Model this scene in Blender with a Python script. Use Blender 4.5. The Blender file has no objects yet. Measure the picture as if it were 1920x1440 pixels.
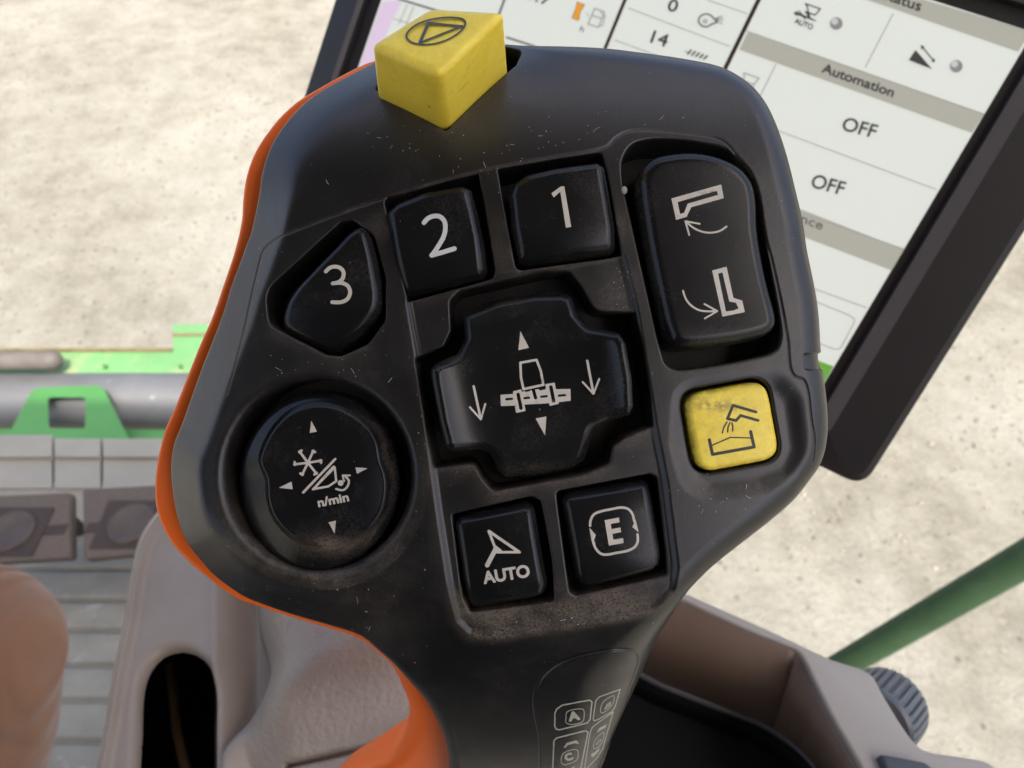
import bpy, bmesh, math, random
import numpy as np
from mathutils import Vector, Matrix

random.seed(7)
rng = np.random.default_rng(7)
SC = bpy.context.scene
COL = SC.collection

# ------------------------------------------------------------------ camera, sky, sun, exposure
F = 1331.0                      # focal length in photo pixels (24 mm equivalent)
CX, CY = 960.0, 720.0
D = 95.0                        # mm from camera to the face of the control handle
K = D / F                       # mm per photo pixel on that face
TILT = math.radians(40.0)       # camera looks 50 degrees below the horizontal
CAMR = Matrix.Rotation(TILT, 3, 'X')
CAMP = CAMR @ Vector((0, 0, D / 1000))

cam_d = bpy.data.cameras.new('camera')
cam_d.sensor_width = 36.0
cam_d.lens = 36.0 * F / 1920.0
cam_d.clip_start = 0.005
cam_d.clip_end = 400.0
cam_d.dof.use_dof = True
cam_d.dof.focus_distance = 0.094
cam_d.dof.aperture_fstop = 40.0
cam = bpy.data.objects.new('camera', cam_d)
COL.objects.link(cam)
cam.location = CAMP
cam.rotation_euler = (TILT, 0, 0)
SC.camera = cam

SUN_EL, SUN_AZ = 64.0, 158.0     # azimuth measured from +Y towards +X
W = bpy.data.worlds.new('World')
SC.world = W
W.use_nodes = True
nt = W.node_tree
sky = nt.nodes.new('ShaderNodeTexSky')
sky.sky_type = 'NISHITA'
sky.sun_disc = False
sky.sun_elevation = math.radians(SUN_EL)
sky.sun_rotation = math.radians(SUN_AZ)
sky.air_density = 0.7
sky.dust_density = 6.0
sky.ozone_density = 0.4
nt.nodes['Background'].inputs['Strength'].default_value = 0.15
nt.links.new(sky.outputs[0], nt.nodes['Background'].inputs['Color'])

sun_d = bpy.data.lights.new('sun', 'SUN')
sun_d.energy = 2.0
sun_d.angle = math.radians(1)
sun_d.color = (1.0, 0.93, 0.80)
sun = bpy.data.objects.new('sun', sun_d)
COL.objects.link(sun)
_el, _az = math.radians(SUN_EL), math.radians(SUN_AZ)
_sd = Vector((math.sin(_az) * math.cos(_el), math.cos(_az) * math.cos(_el), math.sin(_el)))
sun.rotation_euler = _sd.to_track_quat('Z', 'Y').to_euler()

SC.view_settings.view_transform = 'Standard'
SC.view_settings.look = 'None'
SC.view_settings.gamma = 1.0
SC.view_settings.use_curve_mapping = False
SC.view_settings.exposure = 1.62

# ------------------------------------------------------------------ placing helpers
def ray(px, py):
    v = CAMR @ Vector(((px - CX) / F, -(py - CY) / F, -1.0))
    return v
def campt(px, py, depth):
    return CAMP + ray(px, py) * depth
def onz(px, py, z):
    r = ray(px, py)
    return CAMP + r * ((z - CAMP.z) / r.z)

# ------------------------------------------------------------------ object helpers
def tag(o, label=None, cat=None, group=None, kind=None):
    if label: o['label'] = label
    if cat: o['category'] = cat
    if group: o['group'] = group
    if kind: o['kind'] = kind
    return o
def empty(name, loc, rot=(0, 0, 0)):
    o = bpy.data.objects.new(name, None)
    o.empty_display_size = 0.02
    COL.objects.link(o)
    o.location = loc
    o.rotation_euler = rot
    return o
def link(name, me, mat, parent=None, label=None):
    o = bpy.data.objects.new(name, me)
    COL.objects.link(o)
    if mat: me.materials.append(mat)
    if parent is not None: o.parent = parent
    if label: o['label'] = label
    return o
def mesh_np(name, V, faces4, facesN, smooth=True, attrs=None):
    """V (n,3); faces4 (m,4) int array (or (m,3)); facesN list of index lists."""
    me = bpy.data.meshes.new(name)
    loops, starts, p = [], [], 0
    if len(faces4):
        f = np.asarray(faces4, dtype=np.int32)
        loops.append(f.ravel())
        starts.append(np.arange(len(f), dtype=np.int32) * f.shape[1])
        p = f.size
    if facesN:
        st = []
        flat = []
        for fc in facesN:
            st.append(p + len(flat))
            flat.extend(fc)
        loops.append(np.array(flat, dtype=np.int32))
        starts.append(np.array(st, dtype=np.int32))
    loops = np.concatenate(loops)
    starts = np.concatenate(starts)
    me.vertices.add(len(V))
    me.vertices.foreach_set('co', np.asarray(V, dtype=np.float32).ravel())
    me.loops.add(len(loops))
    me.loops.foreach_set('vertex_index', loops)
    me.polygons.add(len(starts))
    me.polygons.foreach_set('loop_start', starts)
    me.update(calc_edges=True)
    me.polygons.foreach_set('use_smooth', np.full(len(starts), smooth))
    for k, a in (attrs or {}).items():
        at = me.attributes.new(k, 'FLOAT', 'POINT')
        at.data.foreach_set('value', np.asarray(a, dtype=np.float32))
    me.validate()
    return me
def mesh_py(name, verts, faces, smooth=False):
    me = bpy.data.meshes.new(name)
    me.from_pydata([tuple(v) for v in verts], [], faces)
    me.update()
    if smooth:
        me.polygons.foreach_set('use_smooth', [True] * len(me.polygons))
    return me
def bevel(o, w, seg=3, ang=30):
    m = o.modifiers.new('bevel', 'BEVEL')
    m.width = w
    m.segments = seg
    m.limit_method = 'ANGLE'
    m.angle_limit = math.radians(ang)
    m.harden_normals = False
    o.data.polygons.foreach_set('use_smooth', [True] * len(o.data.polygons))
    return o
def prism(name, top, off, mat, parent=None, bev=None, label=None, seg=3, root=None):
    """closed solid from a world-space top polygon extruded by vector off"""
    bm = bmesh.new()
    o0 = Vector(root) if root is not None else Vector((0, 0, 0))
    a = [bm.verts.new(Vector(p) - o0) for p in top]
    b = [bm.verts.new(Vector(p) - o0 + Vector(off)) for p in top]
    n = len(a)
    bm.faces.new(a)
    bm.faces.new(b[::-1])
    for i in range(n):
        bm.faces.new((a[i], b[i], b[(i + 1) % n], a[(i + 1) % n]))
    bmesh.ops.recalc_face_normals(bm, faces=bm.faces)
    me = bpy.data.meshes.new(name)
    bm.to_mesh(me)
    bm.free()
    o = link(name, me, mat, parent, label)
    if bev: bevel(o, bev, seg)
    return o
def tube(name, pts, rad, mat, parent=None, seg=24, label=None, caps=True, root=None, rfun=None):
    o0 = Vector(root) if root is not None else Vector((0, 0, 0))
    pts = [Vector(p) - o0 for p in pts]
    V, Fc = [], []
    up = None
    for i, p in enumerate(pts):
        t = (pts[min(i + 1, len(pts) - 1)] - pts[max(i - 1, 0)]).normalized()
        if up is None:
            up = t.orthogonal().normalized()
        up = (up - t * up.dot(t)).normalized()
        s = t.cross(up)
        r = rad[i] if isinstance(rad, (list, tuple)) else rad
        for j in range(seg):
            a = 2 * math.pi * j / seg
            rr = r * (rfun(i / (len(pts) - 1), a) if rfun else 1.0)
            V.append(p + (up * math.cos(a) + s * math.sin(a)) * rr)
    for i in range(len(pts) - 1):
        for j in range(seg):
            a, b = i * seg + j, i * seg + (j + 1) % seg
            Fc.append((a, b, b + seg, a + seg))
    if caps:
        Fc.append(tuple(range(seg))[::-1])
        Fc.append(tuple(range((len(pts) - 1) * seg, len(pts) * seg)))
    me = mesh_py(name, V, Fc, True)
    bm = bmesh.new()
    bm.from_mesh(me)
    bmesh.ops.recalc_face_normals(bm, faces=bm.faces)
    bm.to_mesh(me)
    bm.free()
    o = link(name, me, mat, parent, label)
    if caps:
        try:
            for e in me.edges: pass
            me.set_sharp_from_angle(angle=math.radians(50))
        except Exception:
            pass
    return o

# ------------------------------------------------------------------ 2-D distance helpers (numpy)
def smooth01(x):
    x = np.clip(x, 0, 1)
    return x * x * (3 - 2 * x)
def sstep(x, a, b):
    return smooth01((x - a) / (b - a))
def catmull(P, n=6, closed=True):
    P = np.asarray(P, float)
    out = []
    N = len(P)
    rngi = range(N) if closed else range(N - 1)
    for i in rngi:
        if closed:
            p0, p1, p2, p3 = P[(i - 1) % N], P[i], P[(i + 1) % N], P[(i + 2) % N]
        else:
            p0, p1, p2, p3 = P[max(i - 1, 0)], P[i], P[i + 1], P[min(i + 2, N - 1)]
        d1, d2, d3 = [max(1e-6, np.hypot(*(b - a)[:2])) ** 0.5 for a, b in ((p0, p1), (p1, p2), (p2, p3))]
        m1 = (p2 - p1) / d2 - (p2 - p0) / (d1 + d2) + (p1 - p0) / d1
        m2 = (p3 - p2) / d3 - (p3 - p1) / (d2 + d3) + (p2 - p1) / d2
        m1, m2 = m1 * d2, m2 * d2
        for k in range(n):
            t = k / n
            out.append((2 * t**3 - 3 * t**2 + 1) * p1 + (t**3 - 2 * t**2 + t) * m1 + (-2 * t**3 + 3 * t**2) * p2 + (t**3 - t**2) * m2)
    if not closed: out.append(P[-1])
    return np.array(out)
def rounded(P, r, n=6):
    """polygon with corner radii"""
    P = np.asarray(P, float)
    N = len(P)
    out = []
    for i in range(N):
        a, b, c = P[i - 1], P[i], P[(i + 1) % N]
        rr = r[i] if hasattr(r, '__len__') else r
        u, w = a - b, c - b
        lu, lw = np.hypot(*u), np.hypot(*w)
        u, w = u / lu, w / lw
        ang = math.acos(max(-1, min(1, float(u @ w))))
        t = min(rr / max(math.tan(ang / 2), 1e-3), lu * 0.49, lw * 0.49)
        q0, q1 = b + u * t, b + w * t
        for k in range(n + 1):
            s = k / n
            out.append((1 - s)**2 * q0 + 2 * s * (1 - s) * b + s * s * q1)
    return np.array(out)
def sd_line(X, Y, A, B):
    """distance to a set of segments A->B"""
    d2 = np.full(X.shape, 1e18)
    for (ax, ay), (bx, by) in zip(A, B):
        ex, ey = bx - ax, by - ay
        L = ex * ex + ey * ey
        if L < 1e-12: continue
        wx, wy = X - ax, Y - ay
        t = np.clip((wx * ex + wy * ey) / L, 0, 1)
        wx = wx - t * ex
        wy = wy - t * ey
        np.minimum(d2, wx * wx + wy * wy, out=d2)
    return np.sqrt(d2)
def parity(X, Y, A, B):
    ins = np.zeros(X.shape, bool)
    for (ax, ay), (bx, by) in zip(A, B):
        if ay == by: continue
        c = ((ay > Y) != (by > Y)) & (X < (bx - ax) * (Y - ay) / (by - ay) + ax)
        ins ^= c
    return ins
def sd_poly(X, Y, P, margin=None):
    P = np.asarray(P, float)
    X = np.asarray(X, float); Y = np.asarray(Y, float)
    if margin is not None and X.size > 2000:
        x0, y0 = P.min(0) - margin
        x1, y1 = P.max(0) + margin
        m = (X > x0) & (X < x1) & (Y > y0) & (Y < y1)
        out = np.full(X.shape, float(margin))
        if m.any():
            out[m] = np.minimum(sd_poly(X[m], Y[m], P), margin)
        return out
    B = np.roll(P, -1, 0)
    d = sd_line(X, Y, P, B)
    return np.where(parity(X, Y, P, B), -d, d)
def sd_polyline(X, Y, P, margin=40):
    P = np.asarray(P, float)
    X = np.asarray(X, float); Y = np.asarray(Y, float)
    x0, y0 = P.min(0) - margin
    x1, y1 = P.max(0) + margin
    m = (X > x0) & (X < x1) & (Y > y0) & (Y < y1)
    out = np.full(X.shape, float(margin))
    if m.any():
        out[m] = sd_line(X[m], Y[m], P[:-1], P[1:])
    return out
def fil(d, R, Rz):
    t = np.clip(1 - d / R, 0, 1)
    return Rz * (1 - np.sqrt(np.clip(1 - t * t, 0, 1)))

def march(sfun, bbox, step):
    """region sfun<0 in pixel space -> verts2d, quads, polys, directed boundary segs. y points DOWN in pixels,
    faces wind so that they look at the viewer."""
    x0, y0, x1, y1 = bbox
    nx, ny = int(math.ceil((x1 - x0) / step)) + 1, int(math.ceil((y1 - y0) / step)) + 1
    xs = x0 + np.arange(nx) * step
    ys = y0 + np.arange(ny) * step
    X, Y = np.meshgrid(xs, ys)
    S = sfun(X, Y)
    eps = step * 0.04
    S = np.where(np.abs(S) < eps, np.where(S < 0, -eps, eps), S)
    ins = S < 0
    gid = np.full(S.shape, -1, np.int64)
    gid[ins] = np.arange(ins.sum())
    V = [np.stack([X[ins], Y[ins]], 1)]
    n = int(ins.sum())
    hx = ins[:, :-1] != ins[:, 1:]
    t = S[:, :-1][hx] / (S[:, :-1][hx] - S[:, 1:][hx])
    hid = np.full(hx.shape, -1, np.int64)
    hid[hx] = n + np.arange(hx.sum())
    V.append(np.stack([X[:, :-1][hx] + t * step, Y[:, :-1][hx]], 1))
    n += int(hx.sum())
    vx = ins[:-1] != ins[1:]
    t = S[:-1][vx] / (S[:-1][vx] - S[1:][vx])
    vid = np.full(vx.shape, -1, np.int64)
    vid[vx] = n + np.arange(vx.sum())
    V.append(np.stack([X[:-1][vx], Y[:-1][vx] + t * step], 1))
    V = np.concatenate(V)
    c = ins[:-1, :-1].astype(int) + ins[:-1, 1:] + ins[1:, :-1] + ins[1:, 1:]
    full = c == 4
    jj, ii = np.nonzero(full)
    quads = np.stack([gid[jj, ii], gid[jj + 1, ii], gid[jj + 1, ii + 1], gid[jj, ii + 1]], 1)
    polys, segs = [], []
    jj, ii = np.nonzero((c > 0) & (c < 4))
    for j, i in zip(jj.tolist(), ii.tolist()):
        cor = ((j, i), (j + 1, i), (j + 1, i + 1), (j, i + 1))
        edg = (vid[j, i], hid[j + 1, i], vid[j, i + 1], hid[j, i])
        pl = []
        typ = []
        for k in range(4):
            if ins[cor[k]]:
                pl.append(int(gid[cor[k]])); typ.append(0)
            if ins[cor[k]] != ins[cor[(k + 1) % 4]]:
                pl.append(int(edg[k])); typ.append(1 if ins[cor[k]] else 2)   # 1 leave, 2 enter
        if len(pl) >= 3:
            polys.append(pl)
        for k in range(len(pl)):
            if typ[k] == 1 and typ[(k + 1) % len(pl)] == 2:
                segs.append((pl[k], pl[(k + 1) % len(pl)]))
    return V, quads, polys, segs

def solid(name, sfun, bbox, step, map_top, map_bot, mat, parent=None, share=False, label=None, attrs=None, wall=True, rings=None):
    """map_top(x,y)->(n,3) ; map_bot(x,y)->(n,3)"""
    V, Q, P, S = march(sfun, bbox, step)
    T = map_top(V[:, 0], V[:, 1])
    verts = [T]
    n = len(V)
    A = {k: [f(V[:, 0], V[:, 1])] for k, f in (attrs or {}).items()}
    faces = list(P)
    if wall and S:
        bid = sorted(set([a for s in S for a in s]))
        loc = {b: k for k, b in enumerate(bid)}
        bi = np.array(bid)
        bx, by = V[bi, 0], V[bi, 1]
        if share:
            up = {b: b for b in bid}
        else:
            verts.append(T[bi])
            up = {b: n + loc[b] for b in bid}
            n += len(bid)
            for k in A: A[k].append(A[k][0][bi])
        bots = [map_bot] + (rings or [])
        for mb in bots:
            verts.append(mb(bx, by))
            dn = {b: n + loc[b] for b in bid}
            n += len(bid)
            for k in A: A[k].append(A[k][0][bi] * 0.0)
            for a, b in S:
                faces.append([up[b], up[a], dn[a], dn[b]])
            up = dn
    at = {k: np.concatenate(v) for k, v in A.items()}
    me = mesh_np(name, np.concatenate(verts), Q, faces, True, at)
    return link(name, me, mat, parent, label)

# pixel-space symbol drawing -------------------------------------------------
_glyph = {}
def glyphs(text):
    if text in _glyph: return _glyph[text]
    cu = bpy.data.curves.new('tmp', 'FONT')
    cu.body = text
    cu.resolution_u = 5
    ob = bpy.data.objects.new('tmp', cu)
    COL.objects.link(ob)
    dg = bpy.context.evaluated_depsgraph_get()
    me = ob.evaluated_get(dg).to_mesh()
    vs = np.array([v.co[:2] for v in me.vertices])
    from collections import Counter
    cnt = Counter()
    for p in me.polygons:
        for k in p.edge_keys: cnt[k] += 1
    ed = [k for k, c in cnt.items() if c == 1]
    A = vs[[e[0] for e in ed]]
    B = vs[[e[1] for e in ed]]
    ob.evaluated_get(dg).to_mesh_clear()
    bpy.data.objects.remove(ob)
    bpy.data.curves.remove(cu)
    _glyph[text] = (A, B)
    return A, B
def T_(text, p0, p1, h, bold=0.0, up=None):
    """text prim: baseline p0->p1 (photo px, spans the whole word), cap height h px"""
    return ('t', text, p0, p1, h, bold, up)
CAP = 0.729
def prim_sdf(prims):
    pos = [p for p in prims if p[0] in 'spt']
    neg = [p for p in prims if p[0] in 'HL']
    pre = {}
    for q in prims:
        if q[0] == 't':
            A, B = glyphs(q[1])
            p0, p1 = np.array(q[2], float), np.array(q[3], float)
            xmn = min(A[:, 0].min(), B[:, 0].min()); xmx = max(A[:, 0].max(), B[:, 0].max())
            dx = p1 - p0
            L = np.hypot(*dx)
            e = dx / L
            u = np.array(q[6], float) if q[6] is not None else np.array([e[1], -e[0]])
            u = u / np.hypot(*u)
            f = lambda M: p0 + ((M[:, 0:1] - xmn) / (xmx - xmn)) * dx + (M[:, 1:2] / CAP) * q[4] * u
            pre[id(q)] = (f(A), f(B))
    def one(q, X, Y):
        if q[0] in 'sL':
            P = np.asarray(q[1], float)
            return sd_line(X, Y, P[:-1], P[1:]) - q[2] / 2
        if q[0] in 'pH':
            return sd_poly(X, Y, q[1]) - (q[2] if len(q) > 2 else 0)
        if q[0] == 't':
            A, B = pre[id(q)]
            d = sd_line(X, Y, A, B)
            return np.where(parity(X, Y, A, B), -d, d) - q[5]
    def f(X, Y):
        d = np.full(X.shape, 1e9)
        for q in pos: d = np.minimum(d, one(q, X, Y))
        for q in neg: d = np.maximum(d, -one(q, X, Y))
        return d
    pts = []
    for q in pos:
        if q[0] == 't':
            pts += [pre[id(q)][0], pre[id(q)][1]]
        else:
            pts.append(np.asarray(q[1], float))
    pts = np.concatenate(pts)
    m = 2 + max([q[2] if q[0] == 's' else 2 for q in pos])
    return f, (pts[:, 0].min() - m, pts[:, 1].min() - m, pts[:, 0].max() + m, pts[:, 1].max() + m)
def S(pts, w, closed=False, curve=False):
    P = [tuple(p) for p in pts]
    if curve: P = catmull(P, 6, closed)
    P = np.asarray(P, float)
    if closed: P = np.vstack([P, P[:1]])
    return ('s', P, w)
def Pg(pts, grow=0.0): return ('p', np.asarray(pts, float), grow)
def Hole(pts): return ('H', np.asarray(pts, float), 0.0)
def HL(pts, w): return ('L', np.asarray(pts, float), w)
def disc(c, r, n=20): return [(c[0] + r * math.cos(2 * math.pi * k / n), c[1] + r * math.sin(2 * math.pi * k / n)) for k in range(n)]
def Z(x0, y0, s):
    return lambda *a: [(x0 + a[i] / s, y0 + a[i + 1] / s) for i in range(0, len(a), 2)]

# ------------------------------------------------------------------ materials
def new_mat(name):
    m = bpy.data.materials.new(name)
    m.use_nodes = True
    t = m.node_tree
    b = t.nodes['Principled BSDF']
    return m, t, b
class NB:
    def __init__(s, t): s.t = t; s.n = t.nodes; s.l = t.links
    def coord(s, scale=(1, 1, 1), kind='Object', rot=(0, 0, 0)):
        c = s.n.new('ShaderNodeTexCoord'); m = s.n.new('ShaderNodeMapping')
        m.inputs['Scale'].default_value = scale; m.inputs['Rotation'].default_value = rot
        s.l.new(c.outputs[kind], m.inputs[0]); return m.outputs[0]
    def noise(s, v, scale, detail=4, rough=0.55, dist=0.0):
        n = s.n.new('ShaderNodeTexNoise'); n.inputs['Scale'].default_value = scale
        n.inputs['Detail'].default_value = detail; n.inputs['Roughness'].default_value = rough
        n.inputs['Distortion'].default_value = dist
        s.l.new(v, n.inputs['Vector']); return n.outputs[0]
    def vor(s, v, scale, out='Distance', feat='F1'):
        n = s.n.new('ShaderNodeTexVoronoi'); n.inputs['Scale'].default_value = scale; n.feature = feat
        s.l.new(v, n.inputs['Vector']); return n.outputs[out]
    def ramp(s, f, stops):
        r = s.n.new('ShaderNodeValToRGB'); e = r.color_ramp.elements
        while len(e) < len(stops): e.new(0.5)
        for k, (p, c) in enumerate(stops):
            e[k].position = p
            e[k].color = (c, c, c, 1) if isinstance(c, (int, float)) else (*c, 1)
        s.l.new(f, r.inputs[0]); return r.outputs[0]
    def math(s, op, a, b=None, clamp=False):
        m = s.n.new('ShaderNodeMath'); m.operation = op; m.use_clamp = clamp
        for k, x in enumerate((a, b)):
            if x is None: continue
            if isinstance(x, (int, float)): m.inputs[k].default_value = x
            else: s.l.new(x, m.inputs[k])
        return m.outputs[0]
    def mix(s, f, a, b, mode='MIX'):
        m = s.n.new('ShaderNodeMix'); m.data_type = 'RGBA'; m.blend_type = mode
        for sock, x in ((m.inputs[0], f), (m.inputs[6], a), (m.inputs[7], b)):
            if isinstance(x, (int, float)): sock.default_value = x
            elif isinstance(x, tuple): sock.default_value = (*x, 1)
            else: s.l.new(x, sock)
        return m.outputs[2]
    def bump(s, h, strength, dist, prev=None):
        b = s.n.new('ShaderNodeBump'); b.inputs['Strength'].default_value = strength
        b.inputs['Distance'].default_value = dist
        s.l.new(h, b.inputs['Height'])
        if prev is not None: s.l.new(prev, b.inputs['Normal'])
        return b.outputs[0]
    def attr(s, name):
        a = s.n.new('ShaderNodeAttribute'); a.attribute_name = name; return a.outputs['Fac']

def handle_plastic(name, base=(0.016, 0.0165, 0.019), rough=0.42, dusty=True, speck=1.0, dustcol=(0.13, 0.10, 0.07), grain=1.0, spec=0.5):
    m, t, b = new_mat(name)
    q = NB(t)
    v = q.coord()
    big = q.noise(v, 60, 3)
    fine = q.noise(v, 3500, 2)
    streak = q.noise(q.coord((900, 90, 300), rot=(0, 0, 0.15)), 6, 3, 0.6)
    col = q.mix(q.ramp(big, [(0.35, 0.0), (0.7, 1.0)]), base, tuple(c * 1.5 for c in base))
    col = q.mix(q.math('MULTIPLY', q.ramp(streak, [(0.55, 0.0), (0.8, 1.0)]), 0.07 if name == 'handle_black' else 0.0), col, (0.06, 0.055, 0.05))
    if dusty:
        d = q.attr('dust')
        n1 = q.ramp(q.noise(v, 3200, 5, 0.75), [(0.34, 0.0), (0.66, 1.0)])
        n2 = q.ramp(q.noise(v, 220, 3, 0.6), [(0.3, 0.15), (0.7, 1.0)])
        dm = q.math('MULTIPLY', q.math('MULTIPLY', d, n1), n2, True)
        wear_sheen = q.attr('wear_sheen')
        sc_ = q.ramp(q.noise(q.coord((2600, 260, 700), rot=(0, 0, -0.9)), 1, 4, 0.7), [(0.3, 0.75), (0.75, 1.0)])
        col = q.mix(q.math('MULTIPLY', wear_sheen, sc_), col, (0.078, 0.073, 0.068))
        col = q.mix(dm, col, dustcol)
    sm = q.math('MULTIPLY', q.ramp(q.noise(v, 120, 4, 0.65, 0.5), [(0.52, 0.0), (0.74, 1.0)]), q.ramp(q.noise(v, 2600, 4, 0.8), [(0.42, 0.0), (0.66, 1.0)]))
    col = q.mix(q.math('MULTIPLY', sm, 0.42), col, (0.075, 0.066, 0.055))
    # dust specks
    for sc, rad, thr in ((520, 0.055, 0.80), (1100, 0.075, 0.80)):
        dist = q.vor(v, sc)
        cc = q.vor(v, sc, 'Color')
        sep = t.nodes.new('ShaderNodeSeparateColor'); t.links.new(cc, sep.inputs[0])
        msk = q.math('MULTIPLY', q.math('LESS_THAN', dist, rad), q.math('GREATER_THAN', sep.outputs[0], thr))
        patch = q.ramp(q.noise(v, 90, 2), [(0.42, 0.0), (0.6, 1.0)])
        msk = q.math('MULTIPLY', q.math('MULTIPLY', msk, patch), 0.75 * speck)
        col = q.mix(msk, col, (0.34, 0.31, 0.26))
    t.links.new(col, b.inputs['Base Color'])
    r = q.math('ADD', q.math('MULTIPLY', q.math('SUBTRACT', q.noise(v, 130, 3), 0.5), 0.14), rough, True)
    if dusty:
        r = q.math('ADD', r, q.math('MULTIPLY', dm, 0.5), True)
    t.links.new(r, b.inputs['Roughness'])
    b.inputs['Specular IOR Level'].default_value = spec
    nb = q.bump(q.noise(v, 2300, 3, 0.7), 0.30 * grain, 0.00005)
    nb = q.bump(streak, 0.03 * grain, 0.00004, nb)
    t.links.new(nb, b.inputs['Normal'])
    return m
def simple(name, base, rough=0.5, var=0.15, nscale=40, bump=0.0, bscale=400, bdist=0.0005, spec=0.5, metal=0.0, var2=None, v2scale=8, v2r=(0.45, 0.6), coat=0.0, emis=None):
    m, t, b = new_mat(name)
    q = NB(t)
    v = q.coord()
    n = q.noise(v, nscale, 5, 0.6)
    lo = tuple(max(0, c * (1 - var)) for c in base)
    hi = tuple(min(1, c * (1 + var)) for c in base)
    col = q.mix(q.ramp(n, [(0.3, 0.0), (0.7, 1.0)]), lo, hi)
    if var2:
        col = q.mix(q.ramp(q.noise(v, v2scale, 5, 0.7), [(v2r[0], 0.0), (v2r[1], 1.0)]), col, var2)
    t.links.new(col, b.inputs['Base Color'])
    b.inputs['Roughness'].default_value = rough
    b.inputs['Specular IOR Level'].default_value = spec
    b.inputs['Metallic'].default_value = metal
    b.inputs['Coat Weight'].default_value = coat
    if bump:
        t.links.new(q.bump(q.noise(v, bscale, 3, 0.6), bump, bdist), b.inputs['Normal'])
    if emis:
        t.links.new(col, b.inputs['Emission Color'])
        b.inputs['Emission Strength'].default_value = emis
    return m

M_SHELL = handle_plastic('handle_black', base=(0.0060, 0.0057, 0.0055), rough=0.33, spec=0.5)
M_KEY = handle_plastic('key_black', base=(0.0045, 0.0045, 0.0050), rough=0.24, speck=0.6, grain=0.4, spec=0.32)
M_WELL = handle_plastic('well_black', base=(0.008, 0.0075, 0.007), rough=0.6, speck=0.6)
M_PRINT = simple('print_white', (0.54, 0.48, 0.39), 0.5, 0.12, 300, var2=(0.27, 0.21, 0.14), v2scale=420, v2r=(0.60, 0.72))
M_PRINTC = simple('print_clean_white', (0.60, 0.59, 0.53), 0.5, 0.06, 300)
M_PRINTG = simple('print_grip_white', (0.36, 0.36, 0.30), 0.5, 0.06, 300)
M_PRINTK = simple('print_black', (0.022, 0.018, 0.012), 0.5, 0.1, 300)
M_PRINTD = simple('print_grey', (0.07, 0.07, 0.065), 0.5, 0.1, 300)
M_ORANGE = simple('orange_paint', (0.92, 0.145, 0.006), 0.42, 0.05, 60, bump=0.15, bscale=2500, bdist=0.00003)

def yellow_mat():
    m, t, b = new_mat('yellow_plastic')
    q = NB(t); v = q.coord()
    col = q.mix(q.ramp(q.noise(v, 140, 5, 0.65), [(0.3, 0.0), (0.7, 1.0)]), (0.90, 0.65, 0.045), (0.95, 0.74, 0.085))
    smut = q.ramp(q.noise(v, 420, 5, 0.75), [(0.56, 0.0), (0.72, 1.0)])
    patch = q.ramp(q.noise(v, 110, 3, 0.6), [(0.44, 0.0), (0.62, 1.0)])
    col = q.mix(q.math('MULTIPLY', q.math('MULTIPLY', smut, patch), 0.35), col, (0.17, 0.105, 0.03))
    d = q.attr('dust')
    n1 = q.ramp(q.noise(v, 900, 4, 0.7), [(0.4, 0.0), (0.6, 1.0)])
    col = q.mix(q.math('MULTIPLY', q.math('MULTIPLY', d, n1), 0.85), col, (0.13, 0.08, 0.03))
    dist = q.vor(v, 300)
    cc = q.vor(v, 300, 'Color')
    sep = t.nodes.new('ShaderNodeSeparateColor'); t.links.new(cc, sep.inputs[0])
    msk = q.math('MULTIPLY', q.math('LESS_THAN', dist, 0.07), q.math('GREATER_THAN', sep.outputs[0], 0.8))
    col = q.mix(q.math('MULTIPLY', msk, 0.7), col, (0.1, 0.06, 0.02))
    t.links.new(col, b.inputs['Base Color'])
    b.inputs['Roughness'].default_value = 0.45
    b.inputs['Subsurface Weight'].default_value = 0.0
    t.links.new(q.bump(q.noise(v, 2500, 3), 0.2, 0.00004), b.inputs['Normal'])
    return m
M_YELLOW = yellow_mat()

# ==================================================================================================
# THE GROUND (big structure first)
# ==================================================================================================
GZ = -2.6
def ground_mat():
    m, t, b = new_mat('sandy_gravel')
    q = NB(t); v = q.coord()
    big = q.noise(v, 0.8, 3, 0.5)
    mid = q.noise(v, 4.6, 9, 0.76)
    fine = q.noise(v, 45, 6, 0.75)
    col = q.mix(q.ramp(mid, [(0.38, 0.0), (0.60, 1.0)]), (0.205, 0.196, 0.158), (0.305, 0.298, 0.25))
    col = q.mix(q.math('MULTIPLY', q.ramp(big, [(0.42, 0.0), (0.62, 1.0)]), 0.5), col, (0.40, 0.395, 0.35))
    stones = q.ramp(q.noise(v, 16, 6, 0.8), [(0.55, 0.0), (0.66, 1.0)])
    col = q.mix(q.math('MULTIPLY', stones, 0.5), col, (0.19, 0.185, 0.17))
    col = q.mix(q.math('MULTIPLY', q.ramp(fine, [(0.48, 0.0), (0.7, 1.0)]), 0.45), col, (0.15, 0.138, 0.11))
    peb = q.vor(v, 26)
    pc_ = q.vor(v, 26, 'Color')
    sp_ = t.nodes.new('ShaderNodeSeparateColor'); t.links.new(pc_, sp_.inputs[0])
    pm = q.math('MULTIPLY', q.math('LESS_THAN', peb, 0.33), q.math('GREATER_THAN', sp_.outputs[0], 0.80))
    col = q.mix(q.math('MULTIPLY', pm, 0.8), col, q.mix(sp_.outputs[1], (0.12, 0.118, 0.105), (0.34, 0.33, 0.28)))
    t.links.new(col, b.inputs['Base Color'])
    b.inputs['Roughness'].default_value = 0.95
    b.inputs['Specular IOR Level'].default_value = 0.1
    nb = q.bump(mid, 0.6, 0.05)
    nb = q.bump(q.noise(v, 30, 6, 0.75), 0.9, 0.03, nb)
    nb = q.bump(q.math('MULTIPLY', pm, 1.0), 0.2, 0.008, nb)
    t.links.new(nb, b.inputs['Normal'])
    return m
g = mesh_py('ground', [(-200, -200, 0), (200, -200, 0), (200, 200, 0), (-200, 200, 0)], [(0, 1, 2, 3)])
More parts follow.
